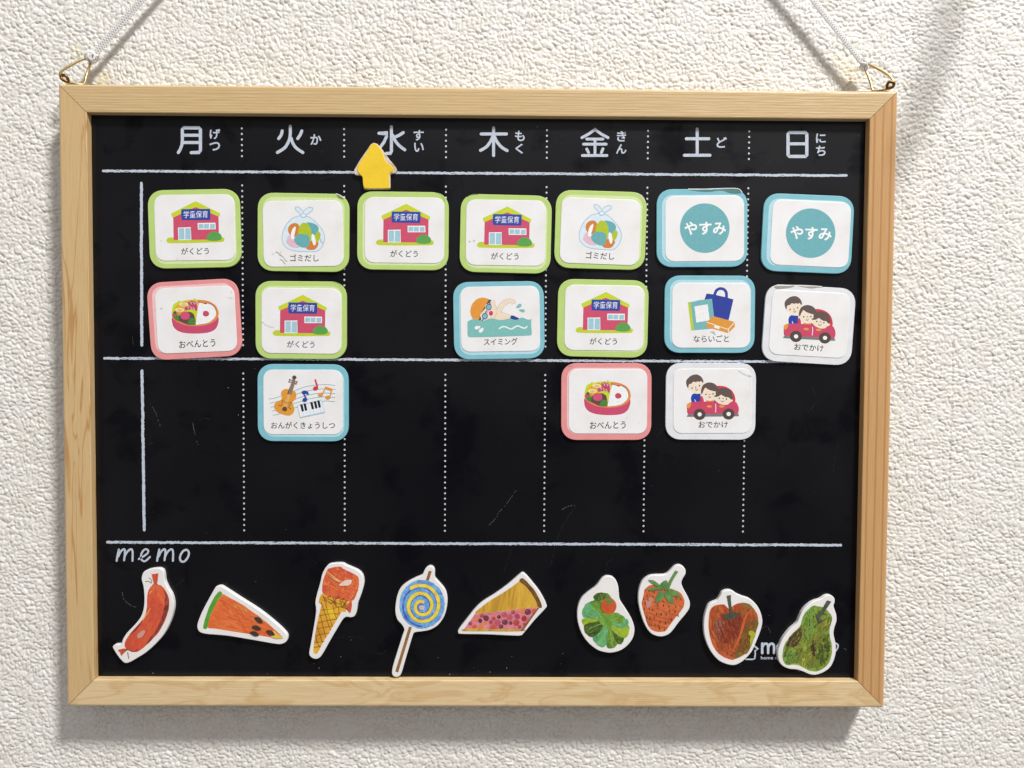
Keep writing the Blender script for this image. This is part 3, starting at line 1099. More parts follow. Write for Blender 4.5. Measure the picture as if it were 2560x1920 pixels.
def pic_bag():
    p = card_print('tue1', Z7(620, 460))
    bl, ln = '#d8e6f1', '#a4c4d8'
    def outlined(pts, w=16):
        p.poly(bl, pts, True)
        p.stroke(ln, pts, w, closed=True)
    outlined([(1090, 620), (1200, 650), (1330, 745), (1440, 870), (1500, 980), (1512, 1090), (1480, 1200), (1420, 1290), (1330, 1335), (1100, 1335), (900, 1318), (780, 1270), (700, 1190), (672, 1080), (690, 950), (750, 810), (860, 690), (970, 640)])
    outlined([(1092, 558), (1040, 490), (985, 455), (945, 455), (932, 485), (960, 530), (1040, 600), (1075, 610)])
    outlined([(1092, 558), (1140, 500), (1200, 462), (1260, 462), (1284, 488), (1260, 530), (1165, 600), (1110, 610)])
    p.poly('#e0b9c6', [(800, 1030), (840, 1020), (900, 1100), (960, 1200), (1020, 1250), (950, 1265), (850, 1240), (775, 1180), (760, 1110)], True)
    p.poly('#cd8238', [(925, 770), (985, 790), (1020, 850), (1030, 960), (990, 1020), (900, 1040), (830, 1000), (792, 930), (800, 850), (850, 795)], True)
    p.poly('#68abb0', [(1160, 770), (1250, 765), (1340, 800), (1390, 860), (1385, 940), (1330, 1010), (1250, 1000), (1200, 900)], True)
    p.poly('#aec22c', [(1320, 1010), (1390, 940), (1430, 980), (1425, 1070), (1385, 1140), (1340, 1160), (1300, 1100)], True)
    p.poly('#cf7f38', [(1120, 1130), (1230, 1120), (1380, 1150), (1380, 1220), (1320, 1290), (1230, 1302), (1150, 1270)], True)
    p.poly('#afc32a', [(1060, 780), (1120, 765), (1190, 800), (1240, 900), (1250, 1010), (1240, 1130), (1150, 1080), (1010, 1000), (1000, 880)], True)
    p.poly('#68abb0', [(930, 1050), (990, 995), (1080, 990), (1180, 1010), (1215, 1070), (1215, 1170), (1180, 1240), (1080, 1255), (970, 1200), (912, 1120)], True)
    p.poly('#f4f3f3', [(930, 840), (944, 870), (930, 950), (900, 1060), (875, 1098), (850, 1060), (850, 980), (880, 890)], True)
    p.poly('#f4f3f3', [(1275, 985), (1310, 1020), (1335, 1100), (1338, 1180), (1315, 1215), (1285, 1185), (1262, 1090), (1258, 1020)], True)
    p.ell('#e6eff5', 1095, 622, 56, 36, 5)
    p.stroke(ln, [(1151, 622), (1095, 658), (1039, 622), (1095, 586)], 16, closed=True)
    c = card_print('tue1', Z7(620, 460))
    c.text(DK, 'ゴミだし', 1114, 1460, 566, 140, weight=0.010)
    return p.mesh('rubbish_bag_picture'), c.mesh('caption_bag')

def pic_rest():
    p = card_print('sat1', Z7(1640, 460))
    p.ell('#6cadb6', 963, 872, 490, 490, 0, 64)
    p.text('#f3f4f4', 'やすみ', 972, 873, 822, 262, weight=0.024, rot=0.4)
    return p.mesh('rest_day_picture'), None

def pic_bento():
    p = card_print('mon2', Z7(350, 690))
    p.poly('#c84c70', [(632, 830), (720, 740), (1100, 660), (1460, 720), (1552, 830), (1530, 980), (1460, 1070), (1330, 1120), (1100, 1138), (880, 1125), (740, 1080), (660, 1000), (636, 920)], True)
    p.poly('#e08d48', [(630, 760), (650, 620), (760, 530), (1000, 480), (1180, 470), (1360, 500), (1490, 580), (1550, 700), (1545, 790), (1480, 890), (1330, 960), (1120, 988), (900, 970), (740, 910), (650, 840)], True)
    p.poly('#c7d42c', [(640, 740), (645, 610), (680, 545), (740, 515), (750, 488), (810, 500), (900, 480), (980, 470), (1010, 462), (1040, 470), (1070, 442), (1110, 460), (1140, 500), (1150, 640), (1100, 800), (960, 820), (760, 790)], True)
    p.poly('#dda52c', [(760, 560), (900, 500), (960, 540), (930, 640), (880, 720), (760, 745), (700, 720), (690, 650)], True)
    for cx, cy in ((862, 562), (785, 668)):
        p.ell('#f0e2ac', cx, cy, 88, 40, 2)
        p.stroke('#caa84a', [(cx + 60 * (1 - t / 14) * math.cos(t * 0.95), cy + 27 * (1 - t / 14) * math.sin(t * 0.95)) for t in range(12)], 10, n=3)
    p.poly('#bd4a6a', [(950, 520), (985, 490), (1060, 490), (1130, 530), (1135, 600), (1120, 690), (1060, 680), (980, 600)], True)
    p.poly('#bd4a6a', [(888, 630), (915, 590), (990, 600), (1080, 620), (1110, 700), (1040, 720), (930, 690), (895, 665)], True)
    for x, y in ((985, 505), (1045, 510), (1100, 530), (925, 595), (985, 605), (1045, 625)):
        p.stroke('#f3d9e0', [(x, y), (x + 26, y + 20), (x + 30, y + 48)], 10)
    p.poly('#c7d42c', [(900, 700), (970, 665), (1050, 660), (1120, 710), (1120, 820), (1060, 880), (960, 760)], True)
    p.poly('#5d4a46', [(760, 790), (850, 720), (960, 705), (1050, 740), (1085, 830), (1085, 955), (940, 955), (800, 900), (700, 850)], True)
    p.poly('#45863c', [(662, 800), (760, 775), (760, 880), (700, 862), (672, 830)], True)
    p.poly('#45863c', [(950, 900), (990, 840), (1050, 835), (1088, 870), (1086, 958), (1000, 960), (945, 940)], True)
    p.poly('#cc4468', [(645, 750), (700, 745), (790, 745), (730, 770), (690, 800), (655, 800)], True)
    p.poly('#2f6f3c', [(655, 720), (690, 692), (725, 715), (720, 752), (680, 750)], True)
    p.poly('#d0527a', [(800, 780), (820, 725), (900, 708), (965, 725), (985, 780), (975, 838), (915, 862), (850, 855), (805, 815)], True)
    p.poly('#9b4a38', [(1150, 505), (1190, 512), (1260, 535), (1340, 530), (1440, 570), (1500, 650), (1510, 740), (1480, 700), (1200, 540)], True)
    p.poly('#eef1f3', [(1160, 560), (1180, 525), (1240, 540), (1310, 560), (1330, 540), (1390, 560), (1440, 590), (1480, 640), (1505, 720), (1490, 800), (1420, 880), (1330, 930), (1180, 955), (1108, 958), (1115, 850), (1135, 700)], True)
    p.poly('#c74a68', [(1245, 720), (1285, 688), (1340, 700), (1368, 740), (1350, 785), (1290, 800), (1248, 775)], True)
    c = card_print('mon2', Z7(350, 690))
    c.text(DK, 'おべんとう', 1130, 1336, 716, 150, rot=3.2, weight=0.010)
    return p.mesh('lunch_box_picture'), c.mesh('caption_bento')

def pic_swim():
    p = card_print('thu2', Z7(1120, 690))
    sk, ol = '#ecdac4', '#b8a593'
    def o_(pts, w=6):
        p.poly(sk, pts, True)
        p.stroke(ol, pts, w, closed=True)
    o_([(980, 640), (1010, 560), (1090, 490), (1200, 452), (1290, 462), (1332, 500), (1325, 535), (1285, 540), (1275, 556), (1250, 550), (1240, 515), (1180, 550), (1110, 600), (1060, 690), (1060, 715), (1230, 775), (1230, 850), (1060, 880), (920, 850), (940, 740)])
    o_([(640, 740), (700, 600), (780, 530), (850, 500), (900, 480), (930, 500), (925, 550), (965, 620), (970, 690), (940, 780), (890, 860), (700, 890), (640, 830)])
    p.poly('#5d5151', [(795, 462), (852, 468), (845, 500), (800, 545), (750, 560), (735, 600), (740, 640), (690, 690), (640, 750), (625, 770), (655, 840), (650, 880), (600, 880), (600, 760), (640, 650)])
    p.poly('#e2983c', [(700, 428), (800, 460), (750, 560), (680, 680), (635, 760), (610, 860), (540, 880), (480, 830), (445, 740), (445, 650), (480, 550), (560, 465), (630, 435)], True)
    p.stroke('#26408c', [(825, 525), (835, 560)], 22, smooth=False)
    p.stroke('#26408c', [(760, 680), (735, 735)], 16, smooth=False)
    p.stroke('#26408c', [(700, 850), (670, 885)], 20, smooth=False)
    for cx, cy in ((805, 615), (728, 793)):
        p.ell('#26408c', cx, cy, 56, 64, 10)
        p.ell('#86c6d6', cx, cy, 40, 47, 10)
        p.ell('#74b8a8', cx, cy, 22, 28, 10)
    p.stroke('#6b5a50', [(792, 700), (768, 704), (765, 722), (785, 730)], 8)
    p.ell('#cc3f68', 848, 735, 40, 48)
    p.poly('#26408c', [(1250, 776), (1300, 785), (1405, 835), (1370, 868), (1310, 866), (1225, 835)])
    p.poly('#7cbcb8', smooth_open([(385, 900), (440, 870), (520, 845), (600, 870), (680, 892), (740, 870), (840, 838), (930, 848), (1000, 866), (1100, 866), (1200, 842), (1300, 862), (1370, 862), (1420, 832), (1480, 822), (1560, 855), (1620, 862), (1655, 840)], 4)
           + [(1642, 880), (1645, 1000), (1656, 1130), (1650, 1160), (1620, 1172), (1200, 1190), (800, 1203), (430, 1208), (400, 1195), (388, 1160)])
    for q in ([(528, 1015), (560, 990), (640, 995), (620, 1030), (580, 1055), (540, 1052)], [(703, 1020), (690, 1080), (660, 1115), (620, 1112), (610, 1080), (640, 1045)]):
        p.poly('#eef1f3', q, True)
    p.stroke('#eef1f3', [(1015, 1040), (1060, 1010), (1120, 1000), (1180, 1025), (1250, 1048), (1310, 1015), (1380, 985), (1440, 1010), (1510, 1030), (1560, 998)], 26)
    for q in ([(1350, 632), (1365, 585), (1410, 548), (1450, 562), (1445, 600), (1400, 625)], [(1400, 672), (1450, 655), (1510, 665), (1515, 700), (1480, 718), (1440, 700)]):
        p.poly('#7cbcb8', q, True)
    c = card_print('thu2', Z7(1120, 690))
    c.text(DK, 'スイミング', 1040, 1296, 668, 138, rot=1.4, weight=0.010)
    return p.mesh('swimmer_picture'), c.mesh('caption_swim')

def pic_bag_book():
    p = card_print('sat2', Z7(1640, 680))
    nv_ = '#2c3f9c'
    p.poly(nv_, [(1000, 425), (1120, 440), (1200, 458), (1350, 490), (1530, 542), (1435, 950), (1100, 880), (950, 560)])
    p.stroke(nv_, [(1155, 455), (1190, 370), (1240, 335), (1290, 328), (1350, 350), (1388, 410), (1392, 500)], 56)
    p.poly('#74b4b8', [(630, 596), (720, 588), (860, 555), (1105, 528), (1145, 870), (1100, 1120), (700, 1155)])
    p.poly('#bccb2e', [(628, 596), (682, 594), (750, 1152), (695, 1155)])
    p.poly('#ecedef', [(758, 680), (1020, 638), (1062, 955), (795, 998)])
    p.poly('#dc983c', [(1130, 872), (1555, 985), (1558, 1080), (1425, 1208), (995, 1085), (1000, 985)])
    for a in ([(1005, 992), (1425, 1135)], [(1425, 1135), (1552, 990)], [(1430, 1135), (1428, 1205)]):
        p.stroke('#f0ece6', a, 14, smooth=False)
    p.poly('#f0ece6', [(1150, 1052), (1255, 1082), (1250, 1130), (1145, 1098)])
    c = card_print('sat2', Z7(1640, 680))
    c.text(DK, 'ならいごと', 1090, 1316, 700, 138, rot=0.4, weight=0.010)
    return p.mesh('tote_and_book_picture'), c.mesh('caption_lesson')

def pic_car():
    p = card_print('sat3', Z7(1640, 890))
    red, hair, skin, dk = '#c84868', '#62534f', '#eedfcc', '#51463f'
    p.poly('#cc3c4c', [(1200, 600), (1260, 588), (1370, 605), (1480, 665), (1550, 770), (1565, 900), (1480, 940), (1440, 720), (1230, 660)], True)
    p.poly('#2040a4', [(700, 910), (688, 830), (705, 770), (740, 742), (880, 745), (890, 910)])
    p.stroke('#dfe6f2', [(765, 862), (785, 902)], 14)
    p.poly(skin, [(640, 540), (760, 480), (920, 500), (930, 620), (890, 710), (820, 748), (740, 728), (680, 680), (640, 660), (622, 640), (632, 610)], True)
    p.poly(hair, smooth_closed([(595, 540), (600, 480), (640, 430), (700, 385), (790, 362), (860, 385), (915, 440), (938, 510), (930, 524), (908, 518), (890, 490), (860, 512), (805, 500), (800, 520), (735, 508), (700, 545), (650, 560), (638, 630), (615, 610)], 3))
    p.poly('#cc3c4c', [(868, 905), (880, 800), (912, 790), (940, 850), (945, 905)], False)
    p.poly('#e8923c', [(980, 905), (1000, 860), (1120, 870), (1180, 905)])
    p.poly(skin, [(890, 770), (920, 680), (1000, 620), (1130, 660), (1190, 700), (1180, 800), (1120, 870), (1040, 882), (960, 850), (920, 800)], True)
    p.poly(hair, smooth_closed([(890, 740), (892, 660), (925, 580), (990, 535), (1070, 522), (1150, 545), (1210, 600), (1240, 670), (1200, 700), (1120, 690), (1030, 660), (975, 628), (940, 680), (912, 745)], 3))
    p.poly('#4a3b36', [(1140, 870), (1180, 860), (1190, 905), (1150, 905)])
    p.poly(red, [(640, 930), (760, 905), (1000, 900), (1400, 905), (1560, 900), (1620, 980), (1635, 1060), (1620, 1130), (1560, 1155), (1200, 1160), (800, 1160), (640, 1155), (612, 1060), (615, 980)], True)
    p.poly(skin, [(1150, 830), (1200, 770), (1300, 750), (1420, 780), (1500, 850), (1515, 880), (1490, 905), (1460, 920), (1420, 955), (1340, 965), (1240, 935), (1180, 890), (1150, 870)], True)
    p.poly(hair, smooth_closed([(1138, 790), (1180, 770), (1180, 710), (1230, 655), (1320, 628), (1420, 650), (1490, 710), (1512, 790), (1510, 860), (1470, 850), (1445, 825), (1400, 812), (1380, 815), (1330, 790), (1285, 765), (1240, 795), (1180, 808)], 3))
    p.poly('#757b7e', smooth_closed([(620, 1185), (625, 1160), (700, 1150), (1100, 1145), (1600, 1140), (1618, 1165), (1605, 1190), (1100, 1195), (640, 1200)], 3))
    for cx, cy in ((860, 1152), (1432, 1145)):
        p.ell(dk, cx, cy, 118, 110)
        p.ell('#eff0f1', cx + 2, cy, 42, 40)
    p.poly('#e29a42', [(612, 950), (640, 930), (690, 932), (680, 990), (650, 1030), (618, 1020), (608, 985)], True)
    for cx in (1052, 1298):
        p.ell('#e29a42', cx, 996, 54, 24)
    p.stroke('#f0dfe6', [(1172, 950), (1182, 1010), (1176, 1108)], 16)
    for x, y in ((712, 632), (857, 585), (987, 758), (1127, 745), (1252, 832), (1392, 850)):
        p.ell('#5b4a44', x, y, 13, 15)
    for q in ([(788, 600), (782, 632), (800, 635)], [(780, 662), (805, 680), (828, 655)], [(1038, 802), (1062, 824), (1086, 800)], [(1282, 885), (1315, 908), (1350, 885)],
              [(1045, 760), (1060, 752), (1072, 760)], [(1310, 842), (1325, 834), (1338, 842)]):
        p.stroke('#6b564c', q, 9)
    c = card_print('sat3', Z7(1640, 890))
    c.text(DK, 'おでかけ', 1130, 1355, 580, 128, rot=0.4, weight=0.010)
    return p.mesh('family_car_picture'), c.mesh('caption_outing')

def pic_music():
    p = card_print('tue3', Z7(620, 900))
    ln = '#7aa6b4'
    for pts in ([(415, 772), (520, 755), (650, 715)], [(430, 852), (520, 838), (600, 810)], [(455, 932), (530, 922)], [(475, 1008), (550, 996)], [(495, 1090), (560, 1082), (640, 1058)],
                [(880, 625), (1000, 575), (1150, 525), (1350, 495), (1550, 485), (1720, 505)], [(900, 695), (1000, 660), (1200, 605), (1400, 575), (1560, 568), (1720, 582)],
                [(900, 790), (1000, 750), (1200, 690), (1400, 658), (1560, 652), (1720, 665)], [(880, 872), (1000, 830), (1200, 770), (1400, 735), (1560, 728), (1715, 742)],
                [(900, 950), (990, 930)], [(1470, 820), (1560, 808), (1715, 826)]):
        p.stroke(ln, pts, 11)
    og, dk = '#dd9a3c', '#5b4740'
    p.poly(og, [(650, 660), (680, 600), (740, 570), (820, 580), (880, 605), (930, 625), (955, 680), (945, 750), (895, 820), (880, 860), (910, 930), (910, 1010), (870, 1070), (800, 1098), (700, 1080), (600, 1040), (535, 980), (515, 910), (545, 845), (600, 810), (655, 780), (665, 730)], True)
    p.poly(dk, [(875, 385), (935, 390), (925, 470), (860, 690), (775, 670), (860, 440)])
    for x in (868, 885, 905, 920):
        p.stroke('#d8bb92', [(x + 10, 395), (x - 66, 685)], 5, smooth=False)
    for x in (-14, 2, 18, 34):
        p.stroke('#efc88a', [(800 + x, 690), (722 + x, 935)], 6, smooth=False)
    p.ell(dk, 915, 345, 42, 40)
    for a in ([(825, 390), (870, 400)], [(815, 430), (865, 440)], [(920, 425), (965, 432)], [(910, 460), (950, 470)]):
        p.stroke(dk, a, 14, smooth=False)
        e = a[0] if a[0][0] < 860 else a[1]
        p.ell(dk, e[0], e[1], 16, 16)
    p.poly(dk, smooth_closed([(705, 925), (760, 930), (768, 985), (740, 1012), (680, 995), (678, 960)], 2))
    p.stroke('#8a5a2c', [(610, 885), (640, 905), (668, 890), (675, 840), (682, 800), (705, 790)], 12)
    p.stroke('#8a5a2c', [(822, 835), (855, 838), (850, 870), (812, 905), (812, 940), (850, 965)], 12)
    p.stroke('#8a5a2c', [(720, 830), (810, 855)], 9, smooth=False)
    p.poly('#e8eff4', [(980, 905), (1455, 790), (1510, 1030), (1035, 1135)])
    p.stroke('#a9c8dc', [(980, 905), (1455, 790), (1510, 1030), (1035, 1135)], 16, smooth=False, closed=True)
    for i in range(1, 7):
        x = 980 + 68 * i
        y = 905 - 16.4 * i
        p.stroke('#a9c8dc', [(x, y), (x + 55, y + 232)], 6, smooth=False)
    for x, y in ((1030, 878), (1095, 862), (1228, 835), (1298, 818), (1365, 802)):
        p.poly('#15181c', [(x, y), (x + 48, y - 6), (x + 78, y + 130), (x + 34, y + 142)])
    p.ell('#cc3c48', 1336, 560, 50, 40, -8)
    p.stroke('#cc3c48', [(1375, 545), (1362, 490), (1330, 392)], 30, smooth=False)
    p.ell('#2848a8', 1125, 785, 50, 40, -20)
    p.stroke('#2848a8', [(1158, 770), (1120, 700), (1078, 625)], 26, smooth=False)
    p.poly('#2848a8', [(1060, 630), (1110, 602), (1170, 615), (1200, 655), (1192, 690), (1150, 668), (1090, 672)], True)
    for cx, cy in ((1435, 682), (1580, 738)):
        p.ell(og, cx, cy, 52, 36, -4)
    p.stroke(og, [(1475, 670), (1535, 540)], 24, smooth=False)
    p.stroke(og, [(1622, 725), (1655, 590)], 24, smooth=False)
    p.poly(og, [(1528, 520), (1672, 568), (1662, 618), (1518, 560)])
    c = card_print('tue3', Z7(620, 900))
    c.text(DK, 'おんがくきょうしつ', 1087, 1290, 1262, 138, rot=0.0, weight=0.010)
    return p.mesh('violin_and_piano_picture'), c.mesh('caption_music')

pics = {'house': pic_house(), 'bag': pic_bag(), 'rest': pic_rest(), 'bento': pic_bento(), 'swim': pic_swim(), 'lesson': pic_bag_book(), 'car': pic_car(), 'music': pic_music()}
NM = {'house': 'house_picture', 'bag': 'rubbish_bag_picture', 'rest': 'rest_day_picture', 'bento': 'lunch_box_picture', 'swim': 'swimmer_picture',
      'lesson': 'tote_and_book_picture', 'car': 'family_car_picture', 'music': 'violin_picture'}

def margin_mesh(key, colour, dx, dz, rot):
    """the pale printed border that the sticker nearly covers"""
    pr = Print(lambda x, y: (x, y), 1.0, -CARD_T - 0.004)
    a = math.radians(rot)
    pts = [(x * math.cos(a) - z * math.sin(a) + dx, x * math.sin(a) + z * math.cos(a) + dz) for x, z in rrect(29.3, 24.3, 4.0)]
    pr.poly(pale[colour], pts)
    return pr.mesh('pale_border')

# where the pale border peeps out beside each sticker: (dx, dz) mm from the centre of the card
peep = {'mon1': (0.35, -0.35), 'tue1': (0.15, 0.45), 'wed1': (0.1, -0.3), 'thu1': (0.35, -0.4), 'fri1': (0.3, 0.3), 'sat1': (0.1, -0.2), 'sun1': (0.05, 0.1), 'mon2': (-0.1, 0.4),
        'tue2': (0.25, 0.15), 'thu2': (0.3, -0.25), 'fri2': (0.7, 0.1), 'sat2': (0.1, 0.35), 'sun2': (0, 0), 'tue3': (0.35, -0.25), 'fri3': (0.25, 0.25), 'sat3': (0, 0)}

protos = {}
def build_card(key, colour, kind, label_, group=None):
    (bx, by, bd), (sx, sy, sd) = S[key]
    ub_, vb_ = board_point(bx, by, FRONT)
    us, vs2 = board_point(sx, sy, STK)
    proto = protos.get((colour, kind))
    th = math.radians(bd)
    if proto is None:
        root = empty('card_magnet', W3(ub_, vb_, BD), -th)
        link('magnet_base', base_me[colour], root)
        st = link('sticker', stick_me, root)
        pm, cm = pics[kind]
        link(NM[kind], pm, st)
        if cm:
            link('caption', cm, st)
        protos[(colour, kind)] = root
    else:
        root = proto.copy()
        COL.objects.link(root)
        root.location = W3(ub_, vb_, BD)
        root.rotation_euler = (0, -th, 0)
        for ch in list(proto.children):
            if ch.name.startswith(('pale_border', 'lifted', 'scuff')):
                continue
            c = ch.copy()
            COL.objects.link(c)
            c.parent = root
            for g in ch.children:
                if g.name.startswith('scuff'):
                    continue
                d = g.copy()
                COL.objects.link(d)
                d.parent = c
            if ch.name.startswith('sticker'):
                st = c
    dx, dv = us - ub_, vs2 - vb_
    lx = dx * math.cos(th) - dv * math.sin(th)
    lz = -dx * math.sin(th) - dv * math.cos(th)
    st.location = (lx * MM, -CARD_T * MM, lz * MM)
    st.rotation_euler = (0, -(math.radians(sd) - th), 0)
    if colour != 'white':
        px_, pz_ = peep[key]
        link('pale_border', margin_mesh(key, colour, px_, pz_, 0), root)
    thing(root, label_, 'magnet', group)
    return root, st

# picture meshes sit on the sticker: their y runs from the sticker's own back face
G_ = 'card magnets on the week board'
cards = {}
for key, colour, kind, label_ in [
    ('mon1', 'green', 'house', 'green edged card magnet with a pink house, first in the top row under 月'),
    ('tue1', 'green', 'bag', 'green edged rubbish bag card under 火 with a grey smudge beside its caption'),
    ('wed1', 'green', 'house', 'green edged pink house card right below the yellow arrow magnet'),
    ('thu1', 'green', 'house', 'green edged pink house card above the swimmer card, under 木'),
    ('fri1', 'green', 'bag', 'green edged rubbish bag card tilted clockwise, under 金'),
    ('sat1', 'teal', 'rest', 'teal edged card with やすみ in a round disc and a torn top edge, under 土'),
    ('sun1', 'teal', 'rest', 'teal edged card with やすみ in a round disc beside the right rail, under 日'),
    ('mon2', 'pink', 'bento', 'pink edged lunch box card tilted counterclockwise beside the left chalk line'),
    ('tue2', 'green', 'house', 'green edged pink house card directly above the violin card'),
    ('thu2', 'teal', 'swim', 'teal edged card with a swimmer in an orange cap'),
    ('fri2', 'green', 'house', 'green edged pink house card directly above a pink lunch box card'),
    ('sat2', 'teal', 'lesson', 'teal edged card with a blue tote bag, book and orange pencil case'),
    ('sun2', 'white', 'car', 'white edged card with a family in a red car, tilted, peeled along its top edge'),
    ('tue3', 'teal', 'music', 'teal edged card with a violin, music notes and piano keys'),
    ('fri3', 'pink', 'bento', 'pink edged lunch box card standing straight in the third row under 金'),
    ('sat3', 'white', 'car', 'white edged red car card in the third row with a creased sticker corner'),
]:
    cards[key] = build_card(key, colour, kind, label_, G_)

# wear on single cards: lifted or torn edges, smudges, specks
def on_card(key, org, on_sticker):
    root, st = cards[key]
    (bx, by, bd), (sx, sy, sd) = S[key]
    if on_sticker:
        return card_print(key, org), st
    uc, vc = board_point(bx, by, FRONT)
    a = math.radians(bd)
    ox, oy, s = org
    def conv(x, y):
        u, v = board_point(ox + x / s, oy + y / s, FRONT)
        dx, dv = u - uc, v - vc
        return (dx * math.cos(a) - dv * math.sin(a), -dx * math.sin(a) - dv * math.cos(a))
    return Print(conv, KB / s, -CARD_T - 0.006), root
def add_wear(key, org, on_sticker, name, shapes, label_=None):
    p_, par = on_card(key, org, on_sticker)
    if on_sticker:
        p_.y = -STK_T - 0.20
        p_.STEP = 0.002
    for sh in shapes:
        if sh[0] == 'p':
            p_.poly(sh[1], sh[2], True)
        else:
            p_.stroke(sh[1], sh[2], sh[3])
    o_ = link(name, p_.mesh(name), par)
    if len(shapes) > 1:
        o_['kind'] = 'stuff'
    if label_:
        o_['label'] = label_
    return o_
tornwhite = ink('#f1f2ee')
add_wear('tue1', Z7(620, 460), False, 'lifted_edge', [('p', ink('#7c8f46'), [(1735, 200), (1790, 215), (1895, 285), (1870, 305), (1810, 290), (1765, 250)]), ('s', tornwhite, [(1740, 192), (1820, 222), (1900, 282)], 14)], 'lifted corner of the green film')
add_wear('sat1', Z7(1640, 460), False, 'lifted_edge', [('p', ink('#4f7f80'), [(630, 112), (760, 116), (900, 112), (1100, 108), (1300, 104), (1560, 100), (1640, 120), (1690, 180), (1580, 196), (1440, 180), (1340, 140), (1200, 136), (1060, 158), (880, 152), (700, 130)]),
         ('s', tornwhite, [(640, 98), (950, 100), (1250, 88), (1560, 86), (1650, 108), (1700, 160)], 13)], 'torn strip along the top edge')
add_wear('sun2', Z7(1890, 700), False, 'lifted_edge', [('p', ink('#9a9790'), [(360, 130), (440, 116), (620, 118), (760, 112), (700, 150), (560, 172), (420, 180), (372, 160)]), ('p', ink('#9a9790'), [(820, 122), (1000, 126), (1330, 140), (1200, 156), (1090, 168), (940, 146)]),
         ('s', tornwhite, [(420, 96), (720, 104), (1000, 108), (1300, 128)], 14)], 'peeled top edge')
add_wear('fri1', (1100, 240, 3.456), False, 'lifted_edge', [('s', tornwhite, [(1700, 838), (1745, 862), (1772, 905)], 4)])
add_wear('wed1', (640, 240, 3.456), False, 'lifted_edge', [('s', ink('#5f7038'), [(1545, 832), (1590, 848), (1622, 885), (1628, 910)], 3), ('s', tornwhite, [(1600, 1420), (1612, 1392), (1624, 1380)], 5)])
add_wear('thu1', (1100, 240, 3.456), False, 'lifted_edge', [('s', ink('#6f7d40'), [(235, 872), (270, 855), (330, 850)], 5)])
add_wear('tue2', (230, 640, 2.765), False, 'lifted_edge', [('s', ink('#6f7d40'), [(1665, 182), (1700, 190), (1725, 208)], 3)])
add_wear('fri3', Z7(1390, 900), False, 'lifted_edge', [('s', ink('#5b4038'), [(250, 130), (290, 118), (330, 120)], 6), ('p', ink('#a05c5c'), [(196, 1215), (206, 1218), (204, 1226)])])
add_wear('tue1', Z7(620, 460), True, 'scuff', [('s', ink('#cacaca'), [(480, 1385), (500, 1370), (530, 1362)], 7), ('s', ink('#cacaca'), [(620, 1400), (640, 1360), (665, 1325)], 9), ('s', ink('#d6d6d6'), [(690, 1420), (740, 1480), (780, 1520)], 12),
         ('s', ink('#d6d6d6'), [(640, 1480), (690, 1500), (740, 1570)], 14), ('s', ink('#d6d6d6'), [(560, 1330), (620, 1360), (680, 1420)], 16), ('s', ink('#9a8a74'), [(1440, 1085), (1455, 1140), (1485, 1170)], 7)])
add_wear('mon2', Z7(350, 690), True, 'scuff', [('s', ink('#5e5a5a'), [(415, 640), (440, 638)], 10), ('s', ink('#8d8888'), [(1760, 430), (1830, 432)], 5), ('s', ink('#8d8888'), [(1800, 318), (1812, 322)], 8)])
add_wear('mon1', Z7(350, 460), True, 'scuff', [('s', ink('#9a9694'), [(418, 1120), (432, 1126)], 8), ('s', ink('#a5a09c'), [(735, 1468), (745, 1474)], 8)])
add_wear('thu1', (1100, 240, 3.456), True, 'scuff', [('s', ink('#5a544c'), [(250, 1255), (262, 1258)], 4), ('s', ink('#6c655c'), [(290, 1246), (300, 1250)], 4)])
add_wear('sat2', Z7(1640, 680), True, 'scuff', [('s', ink('#b5a898'), [(1080, 1175), (1130, 1190), (1175, 1235)], 10), ('s', ink('#b5a898'), [(1130, 1160), (1150, 1200)], 8)])
add_wear('sat3', Z7(1640, 890), True, 'scuff', [('s', ink('#cfcdca'), [(1630, 280), (1740, 350), (1870, 400)], 9), ('s', ink('#8f8c88'), [(1830, 370), (1885, 410)], 7), ('s', ink('#a09b96'), [(1894, 908), (1898, 916)], 10)])
add_wear('fri3', Z7(1390, 900), True, 'scuff', [('s', ink('#b9b6b2'), [(1650, 1210), (1655, 1235)], 6), ('s', ink('#c9c6c2'), [(1390, 1130), (1410, 1134)], 6)])
add_wear('tue2', (230, 640, 2.765), True, 'scuff', [('s', ink('#cfd0c2'), [(1175, 450), (1215, 480), (1260, 490)], 2.5)])

# ------------------------------------------------------------------ the yellow arrow
ARW = BD - 1.5
ua, va = board_point(935, 418, ARW)
arrow = empty('arrow_magnet', W3(ua, va, BD))
thing(arrow, 'yellow upward arrow magnet with frayed white edges covering part of 水', 'magnet')
def conv_arrow(x, y):
    u, v = board_point(640 + x / 3.456, 240 + y / 3.456, ARW)
    return (u - ua, -(v - va))
core = [(1015, 402), (1045, 410), (1090, 460), (1150, 545), (1205, 610), (1217, 640), (1205, 662), (1165, 668), (1157, 680), (1158, 790), (1145, 804), (945, 806), (928, 795), (918, 700), (905, 684), (858, 680), (842, 665), (848, 635), (890, 560), (950, 475), (990, 415)]
cm = slab('foam_core', [conv_arrow(*q) for q in core], 0.004, -1.28, 0.2, mat('worn_white_foam', lin((208, 198, 182)), rough=0.8, bump=(0.6, 900, 0.0003), vary=(lin((150, 122, 84)), 420, 0.5, 0.75)), 2)
link('foam_core', cm, arrow)
face = [(1012, 410), (1040, 414), (1085, 470), (1120, 560), (1165, 600), (1190, 625), (1180, 652), (1158, 665), (1150, 690), (1152, 780), (1140, 797), (955, 799), (938, 790), (926, 770), (920, 700), (902, 682), (878, 650), (880, 605), (925, 535), (965, 470), (990, 425)]
ym = mat('yellow_card_face', lin((236, 200, 44)), rough=0.45, bump=(0.2, 700, 0.0003), vary=(lin((226, 190, 40)), 200, 0.4, 0.8))
